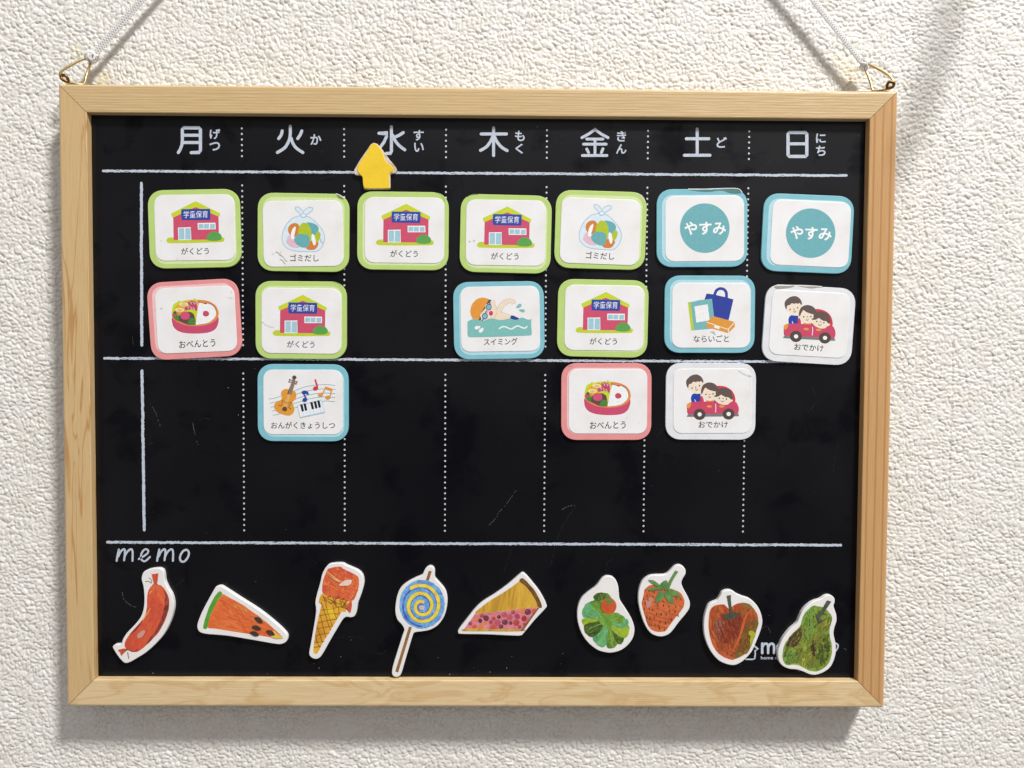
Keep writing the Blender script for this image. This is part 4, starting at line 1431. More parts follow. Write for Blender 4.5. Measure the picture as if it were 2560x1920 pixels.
link('yellow_face', slab('yellow_face', smooth_closed([conv_arrow(*q) for q in face], 3), -1.27, -1.5, 0.12, ym, 2), arrow)

# ------------------------------------------------------------------ food magnets along the bottom
FT = 1.7
FRW = BD - FT
whitef = mat('white_magnet_film', lin((230, 229, 229)), rough=0.4, vary=(lin((222, 220, 218)), 150, 0.4, 0.8))
ZB, ZC, ZD = (740, 1390, 5.53), (1120, 1400, 5.53), (1400, 1390, 5.53)
def food(name, org, outline, draw, label_, step=0.003):
    ox, oy, s = org
    cx = sum(q[0] for q in outline) / len(outline)
    cy = sum(q[1] for q in outline) / len(outline)
    uc, vc = board_point(ox + cx / s, oy + cy / s, FRW)
    root = empty(name, W3(uc, vc, BD))
    thing(root, label_, 'magnet', 'food magnets along the foot of the board')
    def conv(x, y):
        u, v = board_point(ox + x / s, oy + y / s, FRW)
        return (u - uc, -(v - vc))
    pts = smooth_closed([conv(*q) for q in outline], 4)
    link('magnet_base', slab('magnet_base', pts, 0.004, -FT, 0.28, whitef, 3), root)
    p_ = Print(conv, KB / s, -FT - 0.004, step)
    draw(p_)
    link('painted_picture', p_.mesh('painted_picture'), root)
    return root
L_ = lin
pa = {
    'sausage': ramp_mat('paint_sausage', [(0.3, L_('#b84a34')), (0.48, L_('#cd5138')), (0.62, L_('#d65f3c')), (0.78, L_('#df7a4a'))], 160, (1, 1, 0.35), 0.5),
    'sausage_dark': ramp_mat('paint_sausage_dark', [(0.3, L_('#6e3430')), (0.5, L_('#8e3f34')), (0.65, L_('#b04c38')), (0.8, L_('#c0563e'))], 260, (1, 1, 0.35), 0.5),
    'melon': ramp_mat('paint_melon', [(0.25, L_('#cf5a2c')), (0.45, L_('#dc6a38')), (0.62, L_('#e17c44')), (0.8, L_('#e89656'))], 150, (0.5, 1, 1.4), 0.4),
    'rind': ramp_mat('paint_rind', [(0.3, L_('#3f8a26')), (0.6, L_('#58a236')), (0.8, L_('#6cb043'))], 300),
    'ice': ramp_mat('paint_ice', [(0.28, L_('#c04a30')), (0.42, L_('#d4603a')), (0.56, L_('#e0753c')), (0.7, L_('#e08a48')), (0.82, L_('#d8553a'))], 150, (1, 1, 1), 0.4, dist=1.2),
    'icered': ramp_mat('paint_ice_red', [(0.3, L_('#b84a34')), (0.6, L_('#cf5a40')), (0.8, L_('#dc7046'))], 220, dist=1.0),
    'cone': ramp_mat('paint_cone', [(0.28, L_('#bf842c')), (0.48, L_('#d9a035')), (0.62, L_('#e3b03c')), (0.8, L_('#e6c23c'))], 210, dist=0.8),
    'blue': ramp_mat('paint_blue', [(0.25, L_('#3d63b4')), (0.42, L_('#5a90d0')), (0.58, L_('#7cb2e2')), (0.78, L_('#9cc8ea'))], 420, (1, 1, 1), 0.3, dist=0.9),
    'bluedark': ramp_mat('paint_blue_dark', [(0.3, L_('#36489a')), (0.5, L_('#4660b2')), (0.7, L_('#6a8ed0'))], 500),
    'yel': ramp_mat('paint_yellow', [(0.25, L_('#c4a436')), (0.42, L_('#e2c83c')), (0.62, L_('#efdc4c')), (0.8, L_('#eee27a'))], 520),
    'stick': ramp_mat('paint_stick', [(0.3, L_('#7e5a34')), (0.7, L_('#9c7244'))], 300),
    'crust': ramp_mat('paint_crust', [(0.25, L_('#7d5c22')), (0.40, L_('#b48a30')), (0.55, L_('#cfa33c')), (0.75, L_('#dcb648'))], 170, (2.2, 1, 0.35), -0.15, dist=0.7),
    'crustdark': ramp_mat('paint_crust_dark', [(0.3, L_('#4f3a20')), (0.5, L_('#76542a')), (0.7, L_('#9c6e34'))], 330),
    'jam': ramp_mat('paint_jam', [(0.3, L_('#c45a6a')), (0.6, L_('#d98a94')), (0.8, L_('#e6b0a0'))], 260),
    'leaf': ramp_mat('paint_leaf', [(0.25, L_('#3a5c26')), (0.42, L_('#5a8434')), (0.56, L_('#6fa03e')), (0.72, L_('#94ac34')), (0.85, L_('#b2c04a'))], 190, (1, 1, 0.6), 0.6, dist=1.4),
    'leafblue': ramp_mat('paint_leaf_blue', [(0.3, L_('#4a8a54')), (0.55, L_('#6cb47e')), (0.8, L_('#86c46a'))], 210, dist=1.2),
    'leafdark': ramp_mat('paint_leaf_dark', [(0.3, L_('#31451f')), (0.55, L_('#4e6a2a')), (0.8, L_('#748a34'))], 230, dist=1.3),
    'leaflime': ramp_mat('paint_leaf_lime', [(0.3, L_('#6f8c2a')), (0.5, L_('#9ab42c')), (0.75, L_('#b6cc3c'))], 230, dist=1.3),
    'tomato': ramp_mat('paint_tomato', [(0.3, L_('#b04a26')), (0.55, L_('#c85a30')), (0.8, L_('#d46e3c'))], 200),
    'berry': ramp_mat('paint_strawberry', [(0.25, L_('#a84e30')), (0.45, L_('#c8643a')), (0.62, L_('#d27242')), (0.82, L_('#dd8a54'))], 190, (0.6, 1, 1.6), 0.35),
    'apple': ramp_mat('paint_apple', [(0.25, L_('#8a3c26')), (0.42, L_('#a84c2a')), (0.56, L_('#c06034')), (0.7, L_('#c87a38')), (0.85, L_('#b98a4a'))], 110, (1.2, 1, 0.45), 0.35, dist=1.0),
    'applered': ramp_mat('paint_apple_red', [(0.3, L_('#7e3426')), (0.55, L_('#96422c')), (0.8, L_('#ae5436'))], 180, (1, 1, 0.5), 0.2),
    'applepale': ramp_mat('paint_apple_pale', [(0.3, L_('#94523e')), (0.5, L_('#a56a5c')), (0.8, L_('#b88880'))], 400),
    'appleolive': ramp_mat('paint_apple_olive', [(0.3, L_('#6e4e2a')), (0.5, L_('#7e6a2e')), (0.65, L_('#8e6434')), (0.85, L_('#a8a03a'))], 190, (1, 1, 0.6), 0.3, dist=1.2),
    'pear': ramp_mat('paint_pear', [(0.24, L_('#3a4a24')), (0.38, L_('#5f7c34')), (0.5, L_('#7c9a3c')), (0.62, L_('#94a03c')), (0.74, L_('#a8a844')), (0.85, L_('#6f9c44'))], 130, (1.3, 1, 0.5), -0.5, dist=1.5),
    'pearbrown': ramp_mat('paint_pear_brown', [(0.3, L_('#44302a')), (0.55, L_('#5e4634')), (0.8, L_('#7c7040'))], 220, dist=1.2),
    'peargreen': ramp_mat('paint_pear_green', [(0.3, L_('#5f9040')), (0.6, L_('#7fb04e')), (0.8, L_('#96bc54'))], 180, dist=1.2),
    'pearyellow': ramp_mat('paint_pear_yellow', [(0.3, L_('#7c8434')), (0.5, L_('#a0a43c')), (0.75, L_('#b8b850'))], 330, (1, 1, 0.4), -0.5, dist=1.2),
    'stem': ramp_mat('paint_stem', [(0.3, L_('#3b3d34')), (0.7, L_('#5c6050'))], 400),
    'streen': ramp_mat('paint_stem_green', [(0.3, L_('#4a6e42')), (0.6, L_('#6a9452')), (0.8, L_('#8aae62'))], 300),
}
cream, seedc, brownl = ink('#ecc37a'), ink('#4a3a2e'), ink('#6a4a22')
def ragged(pts, amt, seed, n=3):
    """a painted edge: smooth outline with small brush irregularities"""
    r_ = random.Random(seed)
    q = smooth_closed(pts, n)
    return [(x + r_.uniform(-amt, amt), y + r_.uniform(-amt, amt)) for x, y in q]

def inside(poly, x, y):
    c = False
    for i in range(len(poly)):
        (x1, y1), (x2, y2) = poly[i - 1], poly[i]
        if (y1 > y) != (y2 > y) and x < (x2 - x1) * (y - y1) / (y2 - y1) + x1:
            c = not c
    return c
def brush(p, area, cols_, n, ang, length, width, seed, spread=0.5):
    """loose brush marks laid over one another inside an area"""
    r_ = random.Random(seed)
    xs, ys = [q[0] for q in area], [q[1] for q in area]
    rgb = [[int(c[i:i + 2], 16) for i in (1, 3, 5)] for c in cols_]
    mean = [sum(c[i] for c in rgb) / len(rgb) for i in range(3)]
    mats_ = [ink('#%02x%02x%02x' % tuple(int(round((0.55 * c[i] + 0.45 * mean[i]) * (0.84 if seed >= 21 else 1.0) + (8 if seed >= 21 and i == 0 else 0))) for i in range(3))) for c in rgb]
    width, length = width * 1.7, length * 0.85
    keep_step, p.STEP = p.STEP, 0.0006
    k_ = 0
    for _ in range(n * 6):
        if k_ >= n:
            break
        x, y = r_.uniform(min(xs), max(xs)), r_.uniform(min(ys), max(ys))
        a = math.radians(ang) + r_.uniform(-spread, spread)
        l_ = length * r_.uniform(0.4, 1.2)
        w_ = width * r_.uniform(0.4, 1.2)
        dx, dy = math.cos(a) * l_ / 2, math.sin(a) * l_ / 2
        nx, ny = -math.sin(a) * w_ * 0.8, math.cos(a) * w_ * 0.8
        if all(inside(area, *q) for q in ((x - dx, y - dy), (x + dx, y + dy), (x + nx, y + ny), (x - nx, y - ny))):
            b_ = r_.uniform(-0.15, 0.15) * l_
            p.stroke(r_.choice(mats_), [(x - dx, y - dy), (x + b_ * math.sin(a), y - b_ * math.cos(a)), (x + dx, y + dy)], w_, n=3, taper=False, cap=False, rough=0.45, seed=k_)
            k_ += 1
    p.STEP = keep_step

def d_sausage(p):
    p.poly(pa['sausage'], ragged([(470, 620), (500, 575), (550, 555), (610, 570), (660, 620), (695, 700), (705, 780), (690, 880), (640, 1010), (560, 1140), (450, 1250), (350, 1330), (280, 1335), (220, 1310), (192, 1270), (200, 1210), (250, 1130), (340, 1030), (420, 930), (445, 840), (450, 740), (455, 670)], 2, 1))
    p.poly(pa['sausage_dark'], ragged([(640, 620), (695, 700), (704, 790), (680, 905), (610, 1055), (500, 1200), (430, 1262), (470, 1190), (560, 1070), (620, 930), (650, 800), (655, 700)], 4, 2))
    p.poly(pa['sausage_dark'], ragged([(250, 1135), (330, 1045), (400, 965), (370, 1030), (300, 1110)], 3, 3))
    brush(p, [(475, 640), (560, 580), (640, 640), (640, 800), (600, 950), (480, 1130), (330, 1290), (220, 1270), (260, 1150), (440, 930), (465, 760)], ['#c04a34', '#d4583c', '#de6c44', '#c85040'], 70, -60, 90, 12, 1)
    brush(p, [(640, 620), (695, 700), (704, 790), (680, 905), (610, 1055), (500, 1200), (430, 1262), (470, 1190), (560, 1070), (620, 930), (650, 800), (655, 700)], ['#5e2c30', '#84382f', '#9c4436', '#703038'], 40, -60, 60, 8, 2)
    p.poly(ink('#cc9a8e'), ragged([(340, 1150), (365, 1110), (420, 1085), (425, 1110), (390, 1160), (345, 1180)], 3, 4))
    p.poly(pa['sausage'], [(503, 435), (530, 440), (545, 432), (582, 430), (575, 500), (568, 552), (530, 552), (515, 500)])
    p.poly(pa['sausage'], [(115, 1310), (180, 1295), (238, 1302), (190, 1340), (155, 1382), (140, 1345)])
    for q in ([(528, 442), (535, 500), (545, 548)], [(560, 436), (556, 500), (552, 548)], [(125, 1325), (185, 1312), (236, 1303)], [(150, 1362), (190, 1335), (236, 1303)]):
        p.stroke(ink('#8a3a2c'), q, 5)
    p.stroke(seedc, [(515, 565), (540, 548), (575, 560)], 5)
    p.stroke(seedc, [(248, 1318), (300, 1328), (345, 1300)], 5)
    p.stroke(ink('#8c7a52'), [(505, 542), (498, 500), (472, 482)], 6)
    p.stroke(ink('#8c7a52'), [(505, 542), (470, 522), (432, 522)], 6)
    p.stroke(ink('#8c7a52'), [(228, 1340), (240, 1408)], 10)
    for q, w in (([(475, 668), (495, 645), (514, 630)], 8), ([(492, 825), (465, 875), (430, 925), (400, 975)], 8), ([(440, 880), (420, 915)], 12), ([(228, 1190), (245, 1165)], 6), ([(400, 1085), (440, 1065)], 5)):
        p.stroke(cream, q, w, taper=True)
food('sausage_magnet', ZA, [(400, 430), (440, 395), (510, 375), (590, 372), (630, 395), (645, 440), (655, 520), (690, 600), (735, 680), (757, 780), (750, 870), (715, 990), (650, 1120), (560, 1230), (440, 1340), (330, 1410), (250, 1455), (200, 1465), (160, 1440), (110, 1380), (60, 1300), (55, 1270), (85, 1252), (150, 1245), (170, 1190), (215, 1120), (300, 1030), (365, 950), (400, 870), (415, 780), (415, 680), (405, 580), (385, 500)],
     d_sausage, 'white edged magnet cut like a curved red sausage, below memo at the left')

def d_melon(p):
    p.poly(pa['melon'], ragged([(1310, 670), (1400, 710), (1560, 800), (1730, 920), (1880, 1040), (2010, 1165), (1990, 1180), (1800, 1155), (1500, 1110), (1260, 1070), (1150, 1055), (1165, 960), (1210, 840), (1260, 740)], 2, 1, 3))
    p.poly(pa['rind'], ragged([(1280, 635), (1315, 668), (1260, 745), (1200, 870), (1160, 980), (1145, 1060), (1095, 1062), (1115, 960), (1160, 830), (1220, 710)], 3, 2))
    brush(p, [(1310, 680), (1560, 810), (1880, 1050), (1980, 1165), (1800, 1150), (1500, 1100), (1160, 1050), (1170, 960), (1260, 750)], ['#d86032', '#e2743e', '#e68850', '#d4582c'], 110, 30, 120, 12, 3, 0.4)
    r_ = random.Random(4)
    for i in range(26):
        x = r_.uniform(1410, 1590); y = 770 + (x - 1410) * 0.33 + r_.uniform(-15, 40)
        p.stroke(ink('#e8b055') if i % 3 else ink('#ecc470'), [(x, y), (x + 30, y + 30)], r_.uniform(6, 16), taper=True, keep=False)
    for i in range(22):
        x = r_.uniform(1600, 1690); y = r_.uniform(930, 1050)
        p.stroke(ink('#e39a60'), [(x, y), (x + 16, y - 18)], r_.uniform(4, 8), taper=True)
    p.poly(ink('#e2bc4e'), ragged([(1905, 1085), (1960, 1125), (2012, 1165), (1990, 1180), (1885, 1165)], 3, 5, 2))
    for i in range(12):
        x = 1340 + i * 45; y = 690 + i * 28
        p.stroke(ink('#e8935c'), [(x, y), (x - 6, y + 26)], 7, taper=True)
    for x, y, a in ((1738, 965, 28), (1712, 1055, 12), (1690, 1122, 14), (1875, 1112, 24)):
        c, s = math.cos(math.radians(a)), math.sin(math.radians(a))
        q = [(-56, 0), (-20, -25), (20, -22), (56, 4), (20, 26), (-20, 22)]
        p.poly(ink('#403630'), [(x + u * c - v * s, y + u * s + v * c) for u, v in q], True, 3)
        p.stroke(ink('#6a5a4c'), [(x - 12, y - 4), (x + 12, y + 6)], 8, taper=True)
food('watermelon_magnet', ZA, [(1225, 610), (1250, 582), (1290, 575), (1330, 590), (1500, 700), (1750, 860), (1950, 1020), (2050, 1120), (2068, 1175), (2050, 1220), (2000, 1245), (1930, 1245), (1700, 1205), (1400, 1155), (1250, 1140), (1130, 1130), (1060, 1110), (1030, 1070), (1030, 1010), (1070, 900), (1130, 780)],
     d_melon, 'white edged magnet cut like a wedge of watermelon with four black seeds')

def d_cone(p):
    ice = [(430, 195), (500, 160), (620, 150), (670, 185), (780, 235), (865, 295), (870, 400), (845, 510), (800, 600), (745, 640), (690, 640), (600, 600), (480, 570), (370, 510), (362, 420), (385, 300)]
    p.poly(pa['ice'], ragged(ice, 3, 1))
    p.poly(pa['icered'], ragged([(430, 195), (500, 160), (620, 150), (665, 190), (790, 245), (830, 300), (760, 320), (640, 340), (560, 290), (480, 240)], 6, 2))
    p.poly(pa['icered'], ragged([(365, 400), (430, 390), (440, 470), (380, 510), (362, 450)], 5, 3))
    p.poly(pa['icered'], ragged([(800, 600), (850, 480), (866, 380), (840, 470), (760, 590)], 5, 6))
    p.poly(pa['icered'], ragged([(765, 625), (775, 700), (760, 765), (740, 792), (700, 740), (690, 690), (730, 650)], 3, 7))
    p.poly(pa['cone'], ragged([(360, 515), (470, 570), (600, 605), (745, 625), (700, 700), (685, 775), (640, 765), (590, 840), (470, 1040), (350, 1240), (295, 1345), (255, 1345), (240, 1300), (265, 1080), (310, 850), (350, 680), (315, 640)], 2, 8, 2))
    brush(p, ice, ['#d4583a', '#e0763c', '#e48c4c', '#c84e36', '#dc6a48'], 90, 20, 110, 22, 5, 1.3)
    p.poly(ink('#e5bf32'), [(410, 730), (510, 710), (555, 850), (455, 880)])
    lc = ink('#7a5224')
    r_ = random.Random(3)
    for a in ([(345, 745), (470, 735), (600, 705), (690, 720)], [(320, 830), (450, 800), (600, 800)], [(300, 925), (420, 890), (560, 870)], [(285, 1010), (390, 985), (510, 970)], [(268, 1105), (360, 1075), (460, 1060)], [(258, 1190), (330, 1185), (385, 1180)], [(250, 1265), (320, 1250), (345, 1245)],
              [(350, 640), (400, 780), (450, 940), (480, 1020)], [(410, 660), (450, 820), (500, 960)], [(330, 800), (370, 960), (410, 1120)], [(290, 960), (340, 1120), (370, 1190)], [(275, 1090), (300, 1200), (330, 1260)], [(510, 690), (530, 790), (560, 860)], [(590, 700), (600, 800)]):
        p.stroke(lc, [(x + r_.uniform(-4, 4), y + r_.uniform(-4, 4)) for x, y in a], 6)
    for i in range(34):
        x = r_.uniform(360, 700); y = 545 + (x - 360) * 0.25 + r_.uniform(-5, 90)
        a = r_.choice((-1, 1)) * r_.uniform(0.4, 1.1)
        p.stroke(ink('#6b4a20'), [(x, y), (x + 55 * math.cos(a), y + 55 * math.sin(a))], r_.uniform(4, 7))
    p.poly(ink('#ecd0c4'), ragged([(600, 395), (680, 335), (760, 328), (772, 350), (740, 400), (660, 410)], 5, 9))
    for q, w in (([(430, 215), (500, 270), (600, 340), (650, 370)], 20), ([(420, 240), (520, 310), (610, 370)], 12), ([(425, 225), (470, 245)], 26)):
        p.stroke(ink('#e6a868'), q, w, taper=True)
    p.stroke(ink('#f0d5bc'), [(500, 300), (560, 330), (610, 350)], 10, taper=True)
    p.stroke(ink('#ecd0b4'), [(705, 655), (730, 635), (745, 625)], 9, taper=True)
    p.stroke(ink('#e0a07c'), [(755, 590), (780, 560), (800, 540)], 12, taper=True)
food('ice_cream_magnet', ZB, [(430, 135), (500, 105), (640, 100), (700, 130), (840, 190), (910, 250), (935, 320), (935, 400), (900, 530), (855, 650), (835, 770), (810, 830), (760, 850), (690, 845), (640, 890), (560, 1020), (460, 1190), (370, 1350), (320, 1410), (260, 1425), (200, 1395), (180, 1340), (205, 1200), (240, 1000), (265, 850), (275, 740), (265, 640), (290, 520), (330, 380), (365, 240)],
     d_cone, 'white edged magnet cut like an orange ice cream in a waffle cone')

def d_lolly(p):
    p.poly(pa['stick'], [(1835, 205), (1878, 210), (1835, 345), (1795, 335)])
    p.poly(pa['stick'], [(1562, 975), (1602, 985), (1412, 1610), (1372, 1598)])
    r_ = random.Random(2)
    p.poly(pa['blue'], [(1743 + (312 + r_.uniform(-5, 5)) * math.cos(t * math.pi / 36), 667 + (337 + r_.uniform(-5, 5)) * math.sin(t * math.pi / 36)) for t in range(72)])
    def sp(r0, r1, a0, turns, n=70):
        out = []
        for i in range(n + 1):
            t = i / n
            a = math.radians(a0) + 2 * math.pi * turns * t
            r = r0 + (r1 - r0) * t
            out.append((1740 - r * math.sin(a) * 0.95, 705 - r * math.cos(a) - (r * 0.10)))
        return out
    p.stroke(pa['bluedark'], sp(36, 300, -20, 2.55), 26, smooth=False, rough=0.35, seed=4)
    p.stroke(pa['bluedark'], sp(60, 250, -60, 2.0), 10, smooth=False, rough=0.4, seed=5)
    p.stroke(pa['yel'], sp(66, 280, -10, 2.12), 48, smooth=False, rough=0.25, seed=6)
    p.stroke(ink('#8f9a3c'), sp(88, 305, -10, 2.1), 5, smooth=False, rough=0.8, seed=7, cap=False)
    for i in range(46):
        a = r_.uniform(0, 2 * math.pi); rr = r_.uniform(268, 306)
        x, y = 1743 + rr * math.cos(a), 667 + rr * 1.07 * math.sin(a)
        p.stroke(pa['bluedark'], [(x, y), (x - 26 * math.cos(a + 0.3), y - 26 * math.sin(a + 0.3))], 4, taper=True)
    for i in range(24):
        a = r_.uniform(0, 2 * math.pi); rr = r_.choice((80, 175, 190))
        p.ell(ink('#b86a3c'), 1740 + rr * math.cos(a), 700 + rr * math.sin(a), 4, 4, n=6)
    p.ell(ink('#d8c0c2'), 1740, 712, 36, 34)
    p.stroke(ink('#b87c84'), [(1755, 705), (1735, 698), (1725, 715), (1742, 728)], 5)
food('lollipop_magnet', ZB, [(1800, 165), (1850, 140), (1900, 160), (1918, 210), (1920, 300), (1980, 370), (2060, 470), (2090, 580), (2085, 700), (2050, 830), (1970, 950), (1860, 1020), (1740, 1045), (1640, 1060), (1610, 1110), (1570, 1240), (1510, 1440), (1460, 1610), (1430, 1660), (1380, 1676), (1335, 1650), (1325, 1600), (1345, 1500), (1410, 1290), (1470, 1100), (1495, 1020), (1460, 950), (1400, 880), (1372, 780), (1375, 680), (1395, 560), (1440, 450), (1530, 370), (1640, 310), (1740, 265), (1770, 210)],
     d_lolly, 'white edged magnet cut like a blue and yellow swirl lollipop on a brown stick')

def d_pie(p):
    p.poly(pa['crust'], ragged([(1030, 250), (975, 300), (800, 430), (600, 550), (450, 660), (370, 745), (620, 722), (900, 690), (1240, 660), (1290, 640), (1290, 600), (1220, 450), (1120, 330)], 2, 1, 2))
    p.poly(pa['crustdark'], ragged([(985, 285), (1030, 250), (1120, 330), (1220, 460), (1300, 640), (1250, 658), (1200, 540), (1110, 400), (1010, 315)], 3, 2))
    r_ = random.Random(6)
    for i in range(40):
        x = r_.uniform(900, 1180); y = r_.uniform(330, 620)
        if y > 330 + (x - 960) * 1.2:
            p.stroke(ink('#6e5222'), [(x, y), (x - 10, y + r_.uniform(30, 70))], r_.uniform(2, 5), taper=True)
    berry_area = [(370, 750), (620, 722), (900, 690), (1180, 658), (1265, 650), (1180, 770), (1050, 968), (1020, 978), (205, 978), (262, 900)]
    p.poly(pa['jam'], berry_area)
    cols_ = [ink(c) for c in ('#b04a44', '#c25446', '#a8485c', '#5a3444', '#6e3c4c', '#cc6038', '#9c3c40', '#b85a66', '#e0803a')]
    import itertools
    pts = []
    for i in range(900):
        x, y = r_.uniform(230, 1240), r_.uniform(670, 955)
        top = 745 - (x - 370) * 0.105
        lo = 262 - (y - 900) * 0.9
        hi = 1250 - (y - 660) * 0.66
        r0 = r_.uniform(26, 50)
        if y - r0 < top or x - r0 * 0.7 < lo + max(0, (900 - y)) * 0.15 or x + r0 * 0.8 > hi or y + r0 > 962:
            continue
        if all(math.hypot(x - a, y - c) > (r0 + d) * 0.93 for a, c, d in pts):
            pts.append((x, y, r0))
    for x, y, r0 in pts:
        c = r_.choice(cols_)
        p.ell(c, x, y, r0, r0 * r_.uniform(0.85, 1.1), r_.uniform(0, 90), 12)
    for x, y, r0 in pts[::2]:
        p.stroke(ink('#dfa09c'), [(x - r0 * 0.5, y), (x - r0 * 0.3, y - r0 * 0.4), (x, y - r0 * 0.55)], 4, taper=True)
    p.poly(pa['crust'], ragged([(205, 978), (250, 945), (600, 952), (1040, 958), (1030, 980), (600, 982)], 2, 5, 2))
    p.poly(pa['crustdark'], [(1030, 978), (1262, 660), (1240, 660), (1000, 978)])
food('pie_magnet', ZC, [(1025, 180), (1070, 200), (1150, 290), (1260, 430), (1330, 550), (1362, 630), (1350, 670), (1200, 830), (1050, 1010), (1010, 1045), (900, 1048), (500, 1030), (180, 1025), (140, 1000), (150, 960), (250, 830), (370, 680), (480, 580), (640, 480), (820, 350), (970, 220)],
     d_pie, 'white edged magnet cut like a slice of berry pie', 0.0015)

def d_greens(p):
    # a plain bunch of salad leaves with one small tomato
    tints = {'leaf': ['#4f7a30', '#7ca840', '#5f9238', '#97b03a'], 'leafblue': ['#4e9058', '#74ba84', '#5ca45c', '#88c470'], 'leafdark': ['#3c5424', '#5c7830', '#2f4420', '#748c38'], 'leaflime': ['#a8bc30', '#8aa62c', '#c0cc44', '#6e9030']}
    def leaf(m_, q, sd):
        q = ragged(q, 4, sd)
        p.poly(pa[m_], q)
        cx_, cy_ = sum(a[0] for a in q) / len(q), sum(a[1] for a in q) / len(q)
        brush(p, q, tints[m_], 16, math.degrees(math.atan2(cy_ - 850, cx_ - 640)), 70, 13, sd, 0.4)
    leaf('leaf', [(480, 600), (560, 520), (660, 520), (720, 600), (700, 760), (600, 860), (450, 860), (360, 760), (390, 650)], 1)
    leaf('leafblue', [(330, 700), (400, 640), (500, 760), (600, 850), (480, 880), (340, 860), (300, 780)], 2)
    leaf('leafdark', [(460, 560), (540, 505), (640, 525), (600, 600), (500, 620)], 3)
    leaf('leaflime', [(310, 870), (480, 870), (620, 880), (560, 960), (400, 980), (320, 950)], 4)
    leaf('leafdark', [(330, 960), (420, 920), (600, 900), (640, 960), (540, 1080), (440, 1120), (350, 1060)], 5)
    leaf('leafblue', [(620, 930), (680, 980), (660, 1180), (600, 1260), (520, 1230), (450, 1130), (540, 1060)], 6)
    leaf('leaf', [(690, 980), (760, 1080), (790, 1220), (720, 1275), (650, 1260), (650, 1120)], 7)
    leaf('leafdark', [(720, 1020), (860, 1080), (890, 1140), (850, 1215), (790, 1200), (740, 1100)], 8)
    leaf('leaflime', [(700, 900), (820, 930), (950, 960), (945, 1080), (890, 1130), (780, 1080), (700, 990)], 9)
    leaf('leafblue', [(690, 880), (780, 860), (920, 870), (945, 940), (860, 1000), (740, 970)], 10)
    leaf('leaf', [(680, 860), (700, 800), (770, 780), (840, 810), (900, 860), (860, 920), (760, 920)], 11)
    p.poly(pa['leaf'], ragged([(560, 800), (700, 800), (740, 900), (700, 990), (600, 970), (540, 900)], 4, 12))
    vein = ink('#9cc06a')
    for q in ([(430, 700), (500, 780), (620, 880)], [(340, 800), (460, 850), (620, 900)], [(380, 1020), (500, 960), (630, 920)], [(560, 1200), (610, 1080), (650, 950)], [(720, 1230), (700, 1100), (670, 960)], [(850, 1150), (770, 1050), (690, 940)], [(910, 1000), (800, 950), (700, 920)], [(820, 830), (760, 870), (690, 900)]):
        p.stroke(vein, q, 7, taper=True)
    p.ell(pa['tomato'], 672, 690, 108, 112, 0, 30)
    p.poly(pa['streen'], ragged([(672, 600), (690, 585), (700, 610), (745, 600), (715, 635), (740, 665), (690, 645), (665, 680), (655, 640), (605, 650), (640, 620), (620, 592)], 2, 13, 2))
food('leafy_magnet', ZD, [(650, 280), (720, 290), (775, 340), (805, 420), (815, 520), (830, 610), (900, 720), (980, 850), (1020, 950), (1030, 1040), (1005, 1140), (940, 1230), (850, 1300), (740, 1335), (640, 1335), (520, 1300), (400, 1210), (310, 1090), (255, 950), (238, 820), (250, 700), (290, 600), (370, 520), (490, 430), (560, 340), (600, 300)],
     d_greens, 'white edged magnet with round green leafy shapes and an orange blob, left of the strawberry')

def d_straw(p):
    body = [(1150, 560), (1170, 470), (1230, 410), (1310, 400), (1440, 430), (1560, 460), (1650, 500), (1700, 560), (1720, 640), (1700, 720), (1640, 800), (1560, 900), (1490, 1000), (1450, 1040), (1370, 1050), (1280, 1030), (1220, 970), (1180, 860), (1140, 720), (1130, 640)]
    p.poly(pa['berry'], ragged(body, 2, 1))
    brush(p, body, ['#c05c34', '#d4743e', '#c86a44', '#da8450', '#b4542e'], 80, 20, 110, 14, 4, 0.3)
    p.poly(ink('#c4867c'), ragged([(1185, 640), (1210, 590), (1270, 570), (1285, 620), (1250, 700), (1205, 720)], 6, 2))
    line = ink('#a44e30')
    for q in ([(1330, 720), (1480, 780), (1640, 830)], [(1200, 780), (1400, 850), (1560, 880)], [(1190, 860), (1380, 900), (1520, 930)], [(1220, 950), (1360, 970), (1480, 990)]):
        p.stroke(line, q, 5)
    r_ = random.Random(8)
    for y0, xs in ((500, (1180, 1235, 1290, 1310)), (565, (1210, 1290, 1610, 1670)), (620, (1160, 1220, 1430)), (680, (1180, 1355, 1435, 1510, 1605)), (745, (1170, 1240, 1285, 1520, 1595)), (800, (1340, 1405, 1470, 1640)), (860, (1205, 1250, 1310, 1545)), (915, (1385, 1465)), (965, (1265, 1320, 1370)), (1000, (1380, 1450))):
        for x in xs:
            y = y0 + (x - 1400) * 0.10 + r_.uniform(-8, 8)
            p.stroke(ink('#4e4428'), [(x, y - 20), (x - 7, y), (x + 4, y + 20)], r_.uniform(7, 11), taper=True)
    g = pa['streen']
    for q in ([(1220, 332), (1290, 335), (1370, 390), (1400, 430), (1330, 415), (1270, 380)], [(1205, 462), (1290, 430), (1400, 430), (1430, 460), (1330, 470), (1250, 480)], [(1380, 390), (1470, 330), (1490, 400), (1480, 470), (1420, 440)],
              [(1400, 470), (1440, 540), (1400, 610), (1330, 645), (1315, 600), (1350, 520)], [(1440, 500), (1500, 500), (1570, 600), (1560, 660), (1500, 630), (1450, 570)], [(1490, 450), (1580, 470), (1665, 550), (1590, 555), (1510, 520)]):
        p.poly(g, ragged(q, 3, int(q[0][0]), 3))
    p.poly(g, [(1590, 198), (1634, 214), (1560, 330), (1505, 455), (1462, 462), (1500, 350)])
